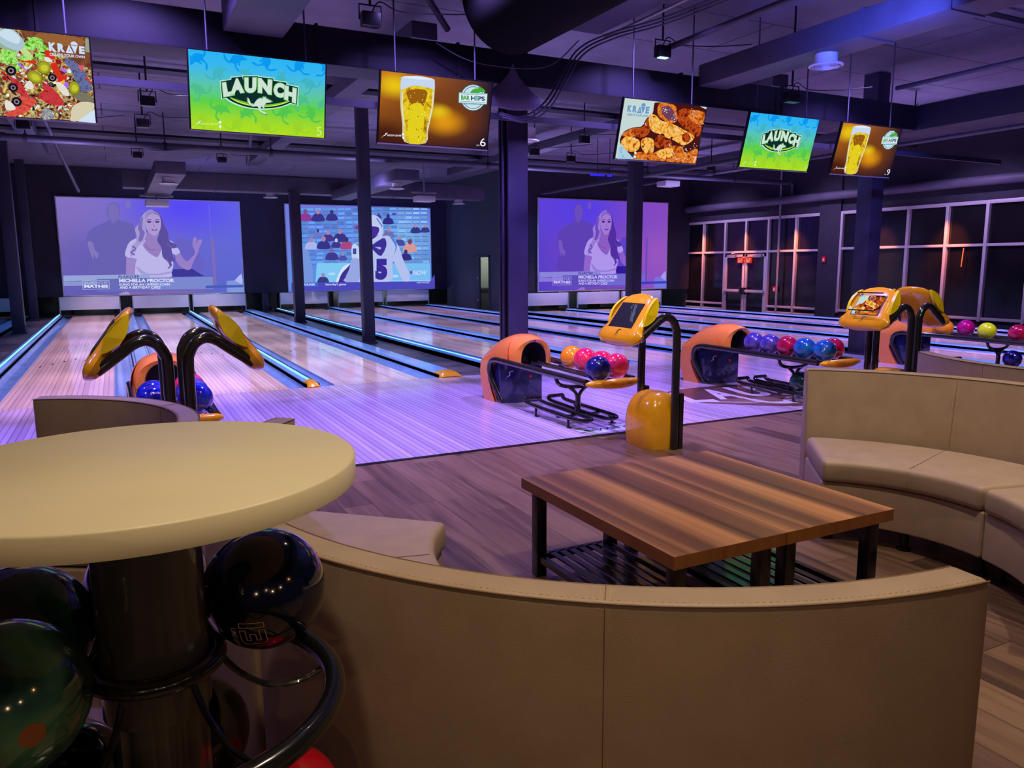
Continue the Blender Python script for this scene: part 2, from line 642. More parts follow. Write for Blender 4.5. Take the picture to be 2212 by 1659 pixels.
def homog(src, dst=((0, 0), (1, 0), (1, 1), (0, 1))):
    """projective map taking the four src corners (TL,TR,BR,BL) to dst"""
    Am, bv = [], []
    for (x, y), (u, v) in zip(src, dst):
        Am.append([x, y, 1, 0, 0, 0, -u * x, -u * y])
        bv.append(u)
        Am.append([0, 0, 0, x, y, 1, -v * x, -v * y])
        bv.append(v)
    h = np.linalg.solve(np.array(Am, float), np.array(bv, float))

    def f(x, y):
        d = h[6] * x + h[7] * y + 1
        return ((h[0] * x + h[1] * y + h[2]) / d, (h[3] * x + h[4] * y + h[5]) / d)
    return f


class Picture:
    """flat picture W x H metres, drawn in 0..1 coordinates from the top left, in thin layers"""

    def __init__(s, W, Hh, step=0.0003, mp=None):
        s.W, s.H, s.step = W, Hh, step
        s.k = 0
        s.mb = MB()
        s.mats = []
        s.mp = mp or (lambda x, y: (x, y))

    def mi(s, m):
        if m not in s.mats:
            s.mats.append(m)
        return s.mats.index(m)

    def P(s, x, y, raw=False):
        u, v = (x, y) if raw else s.mp(x, y)
        u = min(max(u, 0), 1)
        v = min(max(v, 0), 1)
        return ((u - 0.5) * s.W, -s.k * s.step, (0.5 - v) * s.H)

    def poly(s, pts, m, raw=False, smooth=0):
        if smooth:
            q = spl([(p[0], p[1], 0) for p in pts], smooth, True)
            pts = [(p.x, p.y) for p in q]
        s.k += 1
        s.mb.add([s.P(x, y, raw) for x, y in pts], [tuple(range(len(pts)))], s.mi(m))

    def rect(s, x0, y0, x1, y1, m, raw=False):
        s.poly([(x0, y0), (x1, y0), (x1, y1), (x0, y1)], m, raw)

    def ell(s, cx, cy, rx, ry, m, rot=0, n=20, raw=False):
        c, d = math.cos(rot), math.sin(rot)
        s.poly([(cx + rx * math.cos(t) * c - ry * math.sin(t) * d, cy + rx * math.cos(t) * d + ry * math.sin(t) * c)
                for t in [2 * PI * i / n for i in range(n)]], m, raw)

    def line(s, pts, wd, m, raw=False, smooth=0):
        if smooth:
            pts = [(p.x, p.y) for p in spl([(p[0], p[1], 0) for p in pts], smooth)]
        L_, R_ = [], []
        for i, p in enumerate(pts):
            a = Vector(pts[max(i - 1, 0)])
            b = Vector(pts[min(i + 1, len(pts) - 1)])
            t = (b - a).normalized()
            ww = wd[i * (len(wd) - 1) // max(1, len(pts) - 1)] if isinstance(wd, (list, tuple)) else wd
            nn = Vector((-t.y, t.x)) * ww / 2
            L_.append((p[0] + nn.x, p[1] + nn.y))
            R_.append((p[0] - nn.x, p[1] - nn.y))
        s.k += 1
        n = len(pts)
        s.mb.add([s.P(x, y, raw) for x, y in L_ + R_], [(i, i + 1, n + i + 1, n + i) for i in range(n - 1)], s.mi(m))

    def text(s, st, x0, y0, x1, y1, m, bold=0.0, shear=0.0, raw=False, quad=None, arc=0.0, outline=0.0):
        """fit the text into the box (or quad TL,TR,BR,BL)"""
        vs, fs = text_geo(st, bold, shear, outline)
        if quad is None:
            quad = ((x0, y0), (x1, y0), (x1, y1), (x0, y1))
        (ax, ay), (bx, by), (cx, cy), (dx, dy) = quad
        s.k += 1
        out = []
        for u, v in vs:
            v = 1 - v
            x = (1 - u) * (1 - v) * ax + u * (1 - v) * bx + u * v * cx + (1 - u) * v * dx
            y = (1 - u) * (1 - v) * ay + u * (1 - v) * by + u * v * cy + (1 - u) * v * dy
            y -= arc * (1 - (2 * u - 1) ** 2)
            out.append(s.P(x, y, raw))
        s.mb.add(out, fs, s.mi(m))

    def build(s, name, parent, loc=(0, 0, 0), rot=(0, 0, 0)):
        o = s.mb.build(name, s.mats, parent, smooth=False)
        o.location = loc
        o.rotation_euler = rot
        return o


# ================================================================== THE SETTING
def struct(mb, name, m, **k):
    return tag(mb.build(name, m, **k), kind='structure')


YF, YE, YB = 8.98, 5.20, 25.6          # foul line, step edge of the approach, end of lanes (groups one to two)
XW = 17.05                              # window wall
b = MB()
b.box(-9, XW, -4.0, YE, -0.10, 0.0)
struct(b, 'floor', M_plank, smooth=False)
b = MB()
b.box(-9, XW, YE + 0.05, YB + 1.5, -0.16, -0.09)
struct(b, 'floor', M_carpet, smooth=False)
for xa, xb, ya in ((-9.0, -4.60, YF), (-2.222, -1.603, YF), (3.858, 4.477, YF), (9.938, 10.557, YF - 5.1), (16.018, XW, YF - 5.1)):
    b = MB()
    b.box(xa, xb, max(ya, YF) if xa < 9.9 else ya, YB + 1.4 if xa < 9.9 else YB - 3.7, -0.09, -0.03)
    struct(b, 'floor', M_carpet, smooth=False)
b = MB()
b.box(-9, XW, YE, YE + 0.05, -0.06, 0.004)
struct(b, 'trim_1', M_metalblk)
b = MB()
b.box(-9, XW + 0.2, -4.0, YB + 1.5, 4.2, 4.3)
struct(b, 'ceiling', M_deck, smooth=False)
# far wall: hangs above the pin deck openings, screens are on it
b = MB()
b.box(-9, 10.5, 25.42, 25.55, 0.56, 4.2)
struct(b, 'wall_back', M_wallblk, smooth=False)
b = MB()
b.box(10.52, XW, 20.42, 20.55, 0.58, 4.2)
struct(b, 'wall_back_right', M_wallblk, smooth=False)
b = MB()
b.box(-9, XW, YB + 1.35, YB + 1.45, -0.03, 4.2)
struct(b, 'wall_machine_room', M_wallblk, smooth=False)
# return wall between the two depths with a doorway
b = MB()
b.box(10.40, 10.52, 22.92, 25.42, -0.03, 4.2)
b.box(10.40, 10.52, 20.40, 21.92, -0.03, 4.2)
b.box(10.40, 10.52, 21.92, 22.92, 1.66, 4.2)
struct(b, 'wall_return', M_wallgrey, smooth=False)
# right wall
b = MB()
b.box(XW, XW + 0.2, -4.0, 9.2, -0.1, 4.2)
b.box(XW, XW + 0.2, 9.2, 14.39, 2.74, 4.2)
b.box(XW, XW + 0.2, 9.2, 14.39, -0.1, 0.12)
b.box(XW - 0.06, XW + 0.2, 14.39, 15.07, -0.1, 4.2)
b.box(XW, XW + 0.2, 15.07, 20.5, 2.74, 4.2)
b.box(XW, XW + 0.2, 20.5, YB + 1.5, -0.1, 4.2)
struct(b, 'wall_right', M_wallblk, smooth=False)
b = MB()
b.box(-9.1, -9.0, -4.0, YB + 1.5, -0.1, 4.2)
struct(b, 'wall_left', M_wallblk, smooth=False)


def fr(b, y0, y1, z0, z1, d=0.05):
    b.box(XW - d, XW + 0.10, y0, y1, z0, z1)


# window 1: storefront with the double door
b = MB()
fr(b, 15.07, 20.5, 2.66, 2.74)
fr(b, 15.07, 20.5, 1.72, 1.78)
fr(b, 15.07, 16.95, 0.13, 0.19)
fr(b, 18.72, 20.5, 0.13, 0.19)
fr(b, 15.07, 16.95, -0.03, 0.02)
fr(b, 18.72, 20.5, -0.03, 0.02)
for y in (19.70, 18.70, 16.90, 15.88):
    fr(b, y - 0.035, y + 0.035, -0.03, 2.70, 0.06)
fr(b, 17.77, 17.84, 1.75, 2.70, 0.06)
wf = struct(b, 'window_1', M_alum, bevel=0.006)
b = MB()
b.box(XW + 0.02, XW + 0.04, 15.07, 16.9, -0.03, 2.7)
b.box(XW + 0.02, XW + 0.04, 18.7, 20.5, -0.03, 2.7)
b.box(XW + 0.02, XW + 0.04, 16.9, 18.7, 1.75, 2.7)
b.build('window_pane', M_glassdk, wf, smooth=False)
# double door
for k, (ya, yb) in enumerate(((16.94, 17.79), (17.82, 18.67))):
    b = MB()
    b.box(XW - 0.05, XW + 0.03, ya, ya + 0.09, -0.45, 1.68)
    b.box(XW - 0.05, XW + 0.03, yb - 0.09, yb, -0.45, 1.68)
    b.box(XW - 0.05, XW + 0.03, ya, yb, 1.60, 1.68)
    b.box(XW - 0.05, XW + 0.03, ya, yb, -0.45, -0.28)
    dr = struct(b, 'door_%d' % (k + 1), M_alum, bevel=0.006)
    b = MB()
    b.box(XW - 0.01, XW + 0.005, ya + 0.09, yb - 0.09, -0.28, 1.6)
    b.build('window_pane', M_glassdk, dr, smooth=False)
    b = MB()
    b.box(XW - 0.13, XW - 0.05, ya + 0.02, yb - 0.02, 0.54, 0.62)
    hb = b.build('push_bar', M_alum, dr, bevel=0.012)
    b = MB()
    yy = yb - 0.10 if k == 0 else ya
    b.box(XW - 0.15, XW - 0.05, yy, yy + 0.10, 0.48, 0.68)
    b.build('latch_case', M_black, dr, bevel=0.008)
    b = MB()
    yy = (ya + 0.15) if k == 0 else (yb - 0.48)
    b.box(XW - 0.12, XW - 0.05, yy, yy + 0.33, 1.58, 1.66)
    b.tube([(XW - 0.09, yy + 0.16, 1.67), (XW - 0.2, yy + 0.02, 1.70), (XW - 0.06, yy - 0.06, 1.72)], 0.01, 6)
    b.build('door_closer', M_steel, dr, bevel=0.01)
# window 2
b = MB()
fr(b, 9.2, 14.39, 2.66, 2.74)
fr(b, 9.2, 14.39, 1.75, 1.81)
fr(b, 9.2, 14.39, 0.13, 0.19)
for y in (14.35, 13.45, 12.44, 11.46, 10.54, 9.6):
    fr(b, y - 0.035, y + 0.035, 0.10, 2.70, 0.06)
wf2 = struct(b, 'window_2', M_alum, bevel=0.006)
b = MB()
b.box(XW + 0.02, XW + 0.04, 9.2, 14.39, 0.1, 2.7)
b.build('window_pane', M_glassdk, wf2, smooth=False)
# exit signs
for k, (yc, lab) in enumerate(((17.96, 'small red exit sign on the far leaf of the glass double door'), (17.63, 'small red exit sign on the near leaf of the glass double door'))):
    t = thing('exit_sign', lab, 'sign', (XW - 0.075, yc, 1.50))
    b = MB()
    b.box(-0.012, 0.02, -0.135, 0.135, -0.085, 0.085)
    b.build('sign_plate', em((225, 40, 50), 0.8), t, bevel=0.004)
    p = Picture(0.24, 0.15)
    p.text('NOT AN', 0.08, 0.05, 0.92, 0.38, em((255, 150, 120), 1.0), raw=True, bold=0.02)
    p.text('EXIT', 0.12, 0.45, 0.88, 0.95, em((255, 170, 130), 1.0), raw=True, bold=0.03)
    p.build('sign_lettering', t, (-0.0135, 0, 0), (0, 0, -PI / 2))
# doorway 3 in the return wall: half open pale door and lit room behind
b = MB()
b.box(10.36, 10.42, 21.88, 22.96, -0.03, 1.70)
b.v = []
b.f = []
b.m = []
b.box(10.37, 10.54, 22.90, 22.96, -0.03, 1.70)
b.box(10.37, 10.54, 21.88, 21.94, -0.03, 1.70)
b.box(10.37, 10.54, 21.88, 22.96, 1.64, 1.70)
struct(b, 'trim_2', M_wallgrey)
b = MB()
b.box(10.37, 10.43, 22.62, 22.90, -0.03, 1.64)
dd = struct(b, 'door_3', M_wallgrey, bevel=0.004)
b = MB()
for z in (0.25, 0.95):
    b.box(10.345, 10.37, 22.68, 22.73, z, z + 0.07)
b.build('door_hinge', M_steel, dd)
b = MB()
b.box(10.53, 12.6, 23.70, 23.80, -0.03, 2.4)
struct(b, 'wall_side_room', pbr('pale_room_paint', (186, 196, 184), 0.8))
lamp('side_room_light', 'POINT', (11.3, 22.7, 1.95), None, 30, (0.94, 1.0, 0.86), 0.1)
b = MB()
b.box(10.60, 11.5, 23.10, 23.66, 0.60, 0.66)
b.box(10.64, 11.46, 23.14, 23.64, -0.09, 0.60)
tag(b.build('storage_cabinet', pbr('pale_cabinet', (120, 124, 124), 0.6), bevel=0.01), 'pale low cabinet in the lit room seen through the narrow doorway', 'cabinet')
# fire alarm boxes
for y, z, lab in ((14.82, 1.50, 'small red fire alarm strobe on the dark pier between the two window walls'),
                  (16.56, 0.66, 'small red alarm pull station beside the conduit right of the glass doors')):
    b = MB()
    xx = XW - 0.06 if y < 15 else XW - 0.02
    b.box(xx - 0.05, xx, y - 0.06, y + 0.06, z - 0.08, z + 0.08)
    o = b.build('fire_alarm', M_red, bevel=0.01)
    tag(o, lab, 'alarm')
    b = MB()
    b.box(xx - 0.058, xx - 0.048, y - 0.03, y + 0.025, z - 0.04, z + 0.03)
    b.build('alarm_face', M_white, o)
b = MB()
b.tube([(XW - 0.12, 16.42, 4.2), (XW - 0.12, 16.42, 0)], 0.03, 8)
tag(b.build('conduit_pipe', M_steel), 'thin vertical metal conduit running down beside the glass double door', 'pipe')
# handle on window 2
b = MB()
b.tube([(XW - 0.09, 10.98, 1.72), (XW - 0.10, 11.0, 1.30)], 0.012, 6)
tag(b.build('pull_cord', M_orange), 'short orange cord hanging below the rail of the near window wall', 'cord')

# ================================================================== LANES
GW = 0.235
ORD = ['leftmost', 'second', 'third']


def lane(x0, x1, yf, yb, label, group='bowling lanes', gl=0.235, gr=0.235):
    """x0..x1 wooden bed, gutters on both sides"""
    xc = (x0 + x1) / 2
    t = thing('bowling_lane', label, 'bowling lane', (xc, yf, 0), group)
    o = (xc, yf, 0)
    b = MB()
    b.box(x0, x1, yf, yb, -0.05, 0.0)
    # board inlays: target arrows and dots
    for k in range(-3, 4):
        x = xc + k * 0.137
        y = yf + 4.6 - abs(k) * 0.28
        b.add([(x - 0.016, y - 0.08, 0.0008), (x + 0.016, y - 0.08, 0.0008), (x, y + 0.08, 0.0008)], [(0, 1, 2)], 1)
    for k in (-4, -3, -2, 2, 3, 4):
        b.lathe([(0.012, 0.0006), (0.0001, 0.0008)], (xc + k * 0.11, yf + 2.1, 0), 8, 1, caps=False)
    b.build('lane_bed', [M_lane, M_capdark], t, o, smooth=False)
    for side, xa, GW in ((-1, x0 - gl, gl), (1, x1, gr)):
        b = MB()
        rows = []
        for i in range(9):
            a = PI * i / 8
            rows.append([(xa + GW / 2 - GW / 2 * math.cos(a), yf, -0.065 * math.sin(a) - 0.003), (xa + GW / 2 - GW / 2 * math.cos(a), yb, -0.065 * math.sin(a) - 0.003)])
        b.grid(rows)
        b.build('gutter', M_gutter, t, o)
    return t


def capping(x0, x1, yf, yb, label, led=False, endcap=None, raised=0.055):
    x0 += 0.004
    x1 -= 0.004
    t = thing('lane_capping', label, 'lane divider', ((x0 + x1) / 2, yf, 0))
    o = ((x0 + x1) / 2, yf, 0)
    b = MB()
    b.box(x0, x1, yf + 0.02, yb, -0.05, raised * 0.6)
    w_ = x1 - x0
    if w_ > 0.15:
        b.prism([(x0 + 0.03, raised * 0.6), (x1 - 0.03, raised * 0.6), (x1 - 0.05, raised), (x0 + 0.05, raised)], 'y', yf + 0.05, yb)
    b.build('capping_profile', M_cap, t, o, smooth=False)
    for xa in (x0, x1 - 0.012):
        b = MB()
        b.box(xa, xa + 0.012, yf + 0.02, yb, -0.04, raised * 0.6 + 0.004)
        b.build('rubber_edge', M_capdark, t, o, smooth=False)
    if led:
        xc = (x0 + x1) / 2
        b = MB()
        b.box(xc - 0.012, xc + 0.012, yf + 0.15, yb, raised * 0.6, raised + 0.006)
        b.build('led_highlight_strip', led, t, o, smooth=False)
    if endcap:
        xc = (x0 + x1) / 2
        b = MB()
        rows = []
        wd = max(w_ - 0.02, 0.09)
        for i in range(9):
            f = i / 8
            y = yf - 0.06 + 0.30 * f
            hh = 0.075 * math.sqrt(max(0.05, 1 - (1 - f) ** 3)) * (1.0 if f < 0.8 else 0.8)
            rows.append([(xc + wd / 2 * math.cos(PI * j / 10), y, hh * math.sin(PI * j / 10) ** 0.6 if 0 < j < 10 else 0.0) for j in range(11)])
        b.grid(rows, cap0=True, cap1=True)
        b.build('end_cap', M_amber, t, o)
    return t


def panel(xc, wd, y, z0, z1, label):
    t = thing('masking_panel', label, 'panel', (xc, y, z0), 'frosted masking panels below the projection screens')
    b = MB()
    b.box(xc - wd / 2, xc + wd / 2, y - 0.012, y + 0.012, z0, z1)
    b.build('panel_sheet', M_mask, t, (xc, y, z0), bevel=0.004)
    for s_ in (-1, 1):
        b = MB()
        x = xc + s_ * (wd / 2 + 0.015)
        b.box(x - 0.012, x + 0.012, y - 0.03, y + 0.03, z0 - 0.11, z1 - 0.01)
        b.build('side_rail', M_steel, t, (xc, y, z0), bevel=0.003)
    return t


LX = [(-1.17, -0.105), (0.635, 1.70), (2.235, 3.30)]       # lane beds of one three lane group
side = ['left group, beside the dark left aisle', 'middle group', 'right group near the glass wall']
nm = ['far left group', 'left group', 'middle group', 'right group']
for g in range(-1, 3):
    dx = 6.08 * g
    yf = YF if g < 2 else YF - 5.1
    yb = YB if g < 2 else YB - 5.1
    rng = range(3) if g >= 0 else range(2, 3)
    place = nm[g + 1]
    ordn = ['left hand', 'middle', 'right hand']
    for k in rng:
        x0, x1 = LX[k]
        lb = '%s polished wooden bowling lane of the %s' % (ordn[k], place)
        if g == -1:
            lb = 'sliver of polished bowling lane at the far left edge beyond the aisle'
        lane(x0 + dx, x1 + dx, yf, yb, lb, None, 0.18 if k == 2 else 0.235, 0.18 if k == 1 else 0.235)
        xm = (x0 + x1) / 2 + dx
        ym = yb - 0.30
        pl = 'frosted masking panel at the end of the %s lane, %s' % (ordn[k], place)
        if g == -1:
            pl = 'frosted masking panel at the far left edge beyond the aisle'
        pan = panel(xm + (-0.06, 0, 0.04)[k], 1.50, ym, 0.19, 0.56, pl)
        b = MB()
        b.box(x0 + dx - 0.02, x1 + dx + 0.02, yb + 1.2, yb + 1.25, -0.03, 0.6)
        if g >= 0:
            tag(b.build('ball_cushion', M_black), 'black ball cushion behind the pin deck of the %s lane, %s' % (ordn[k], place), 'cushion')
    if g >= 0:
        capping(-1.60 + dx, -1.17 - GW + dx, yf, yb, 'lane edge capping with a glowing cyan strip, left side of the %s' % place, (em((120, 235, 240), 2.0), em((120, 225, 240), 1.8), em((120, 160, 250), 0.8))[g], True)
        capping(-0.105 + GW + dx, 0.635 - GW + dx, yf, yb, 'wide blue capping between the left and middle lanes of the %s' % place, False, None)
        capping(1.70 + 0.183 + dx, 2.235 - 0.183 + dx, yf, yb, 'narrow capping with a bright strip between the middle and right lanes of the %s' % place, (em((120, 235, 240), 2.0), em((110, 150, 240), 0.6), em((90, 120, 240), 0.5))[g], True)  # LED in the left group only; elsewhere the capping's highlight made as glow
    capping(3.30 + GW + dx, 3.854 + dx, yf, yb, 'wide capping along the right side of the %s%s' % (place, ', ending in a yellow cap' if g >= 0 else ''), False, True if g >= 0 else None)
# gap closures between the three lane groups at the far end
for (xa, xb, y, lab) in ((-2.23, -1.62, 25.9, 'dark upright panel closing the aisle end beside the left lanes'),
                         (3.87, 4.46, 25.9, 'dark upright panel closing the aisle end between the left and middle lanes')):
    b = MB()
    b.box(xa, xb, y, y + 0.05, -0.03, 0.56)
    tag(b.build('service_panel', M_black, bevel=0.004), lab, 'panel')

# approaches (polished boards in front of the lanes)
b = MB()
b.box(-9, 10.12, YE + 0.05, YF, -0.05, 0.0)
struct(b, 'floor', M_appr, smooth=False)
b = MB()
b.box(10.12, XW, 0.4, YF - 5.1, -0.05, 0.003)
struct(b, 'floor', M_appr, smooth=False)

# lettering on the approach: bowling equipment mark near the step edge
def floor_picture(name, label, W, Hh, loc, rot, draw, cat='floor marking', z=0.0008):
    p = Picture(W, Hh, 0.00015)
    draw(p)
    o = p.build(name, None, (loc[0], loc[1], z), (-PI / 2 * 1.0 + PI, 0, rot) if False else (-PI / 2, 0, rot))
    return tag(o, label, cat)


M_dec1 = pbr('floor_print_lilac', (216, 206, 226), 0.2, var=0.03)
M_dec2 = pbr('floor_print_tan', (128, 100, 92), 0.22, var=0.06)
M_dec3 = pbr('floor_print_brown', (98, 66, 66), 0.22, var=0.06)
M_dec4 = pbr('floor_print_paleblue', (206, 222, 250), 0.5, var=0.03)
M_dec5 = pbr('floor_print_dark', (24, 28, 60), 0.5, var=0.03)


def zmark(p, x, y, s, m, raw=True):
    """the zig-zag S of the equipment mark"""
    p.line([(x - 0.55 * s, y + 0.62 * s), (x - 0.25 * s, y + 0.30 * s), (x + 0.02 * s, y + 0.12 * s), (x - 0.08 * s, y - 0.12 * s), (x + 0.10 * s, y - 0.32 * s), (x + 0.45 * s, y - 0.42 * s)],
           [0.02 * s, 0.09 * s, 0.12 * s, 0.12 * s, 0.09 * s, 0.03 * s], m, raw=raw, smooth=4)


def d_switch(p):
    p.poly([(0.02, 0.25), (0.98, 0.02), (0.98, 0.80), (0.10, 0.98)], M_dec4)
    zmark(p, 0.16, 0.52, 0.50, M_dec5)
    p.text('WITCH', 0.27, 0.30, 0.95, 0.66, M_dec5, shear=0.3)


def flip_build(draw, W, Hh, step=0.00015):
    p = Picture(W, Hh, step)
    draw(p)
    return p


p = flip_build(d_switch, 0.72, 0.26)
o = p.build('floor_decal', None, (3.74, 5.42, 0.0008), (-PI / 2, 0, 0))
o.rotation_euler = (-PI / 2, 0, 0)
tag(o, 'pale blue floor sticker with dark lettering at the step edge beside the yellow console', 'floor sticker')


def d_launch(p):
    # brown oval and letters seen at a slant, letters pale
    p.poly([(0.02, 0.42), (0.10, 0.22), (0.25, 0.10), (0.45, 0.03), (0.70, 0.06), (0.90, 0.20), (0.99, 0.42), (0.94, 0.60), (0.80, 0.78), (0.62, 0.93), (0.48, 0.97), (0.36, 0.92), (0.22, 0.80), (0.10, 0.66)], M_dec3, smooth=4)
    p.poly([(0.12, 0.66), (0.30, 0.60), (0.50, 0.58), (0.70, 0.60), (0.88, 0.66), (0.70, 0.84), (0.50, 0.90), (0.30, 0.84)], M_dec2, smooth=4)
    for i, (ch, x, dy) in enumerate(zip('LAUNCH', (0.08, 0.23, 0.38, 0.53, 0.67, 0.81), (0.12, 0.05, 0.0, 0.0, 0.05, 0.12))):
        p.text(ch, x, 0.14 + dy, x + 0.125, 0.56 + dy, M_dec1, bold=0.04)
    p.line([(0.14, 0.66), (0.30, 0.76), (0.50, 0.80), (0.70, 0.76), (0.86, 0.66)], 0.02, M_dec1, smooth=5)
    kangaroo(p, 0.52, 0.78, 0.30, M_dec1, ry=0.42)


def kangaroo(p, cx, cy, s, m, ry=None, flip=1, raw=True, rot=0.0):
    """leaping kangaroo emblem outline"""
    ry = ry or s
    K = [(-0.62, -0.45), (-0.52, -0.30), (-0.44, -0.05), (-0.28, 0.06), (-0.18, -0.12), (-0.02, -0.34), (0.16, -0.42), (0.30, -0.36), (0.26, -0.52), (0.38, -0.46), (0.40, -0.54), (0.52, -0.38),
         (0.78, -0.22), (0.80, -0.12), (0.60, -0.08), (0.46, -0.04), (0.40, 0.12), (0.36, 0.30), (0.26, 0.26), (0.30, 0.14), (0.20, 0.16), (0.16, 0.34), (0.22, 0.52), (0.48, 0.66), (0.50, 0.78),
         (0.36, 0.74), (0.12, 0.58), (0.06, 0.36), (-0.06, 0.18), (-0.30, 0.20), (-0.52, 0.06), (-0.62, -0.16)]
    c_, s_ = math.cos(rot), math.sin(rot)
    pts = []
    for x, y in K:
        x *= flip
        x, y = x * c_ - y * s_, x * s_ + y * c_
        pts.append((cx + x * s, cy + y * ry))
    p.poly(pts, m, raw=raw, smooth=3)


p = flip_build(d_launch, 2.6, 1.5)
o = p.build('floor_decal', None, (6.25, 6.05, 0.0008), (-PI / 2, 0, math.radians(-14)))
tag(o, 'large brown and pale lilac logo printed on the approach near the middle ball return', 'floor sticker')

# ------------------------------------------------------------------ columns
def column(x, y, z1, wd, label, m=None, flange=False):
    b = MB()
    h = wd / 2
    if flange:
        b.box(x - h, x + h, y - h, y - h + 0.03, -0.03, z1)
        b.box(x - h, x + h, y + h - 0.03, y + h, -0.03, z1)
        b.box(x - 0.03, x + 0.03, y - h + 0.03, y + h - 0.03, -0.03, z1)
        b.tube([(x - h - 0.015, y - 0.02, 0), (x - h - 0.015, y - 0.02, z1)], 0.018, 8)
    else:
        b.box(x - h, x + h, y - h, y + h, -0.03, z1)
    b.box(x - h - 0.03, x + h + 0.03, y - h - 0.03, y + h + 0.03, -0.03, 0.005)
    return tag(b.build('steel_column', m or M_column, bevel=0.004), label, 'column')


M_column = pbr('column_paint', (50, 46, 66), 0.45, c2=(56, 52, 74), vscale=3)
column(-1.95, 19.86, 4.2, 0.24, 'dark steel column in the left aisle at the left edge of the picture')
column(-2.03, 24.5, 4.2, 0.20, 'thin dark post at the far end of the left aisle under the wall')
column(4.10, 19.90, 3.2, 0.24, 'dark steel column standing between the left and middle projection screens')
column(4.12, 13.95, 4.2, 0.20, 'dark steel column in front of the middle projection screen')
column(4.13, 8.05, 4.2, 0.25, 'thickest dark column, behind the orange ball return in the middle', flange=True)
column(10.18, 14.05, 4.2, 0.25, 'dark steel column in front of the right projection screen')
column(10.42, 8.3, 4.2, 0.26, 'blue lit steel column in front of the window wall at right')
column(4.15, 25.2, 0.56, 0.16, 'short dark post under the wall between the left and middle lanes')

# ================================================================== PROJECTION SCREENS
E1 = lambda c: em(c)


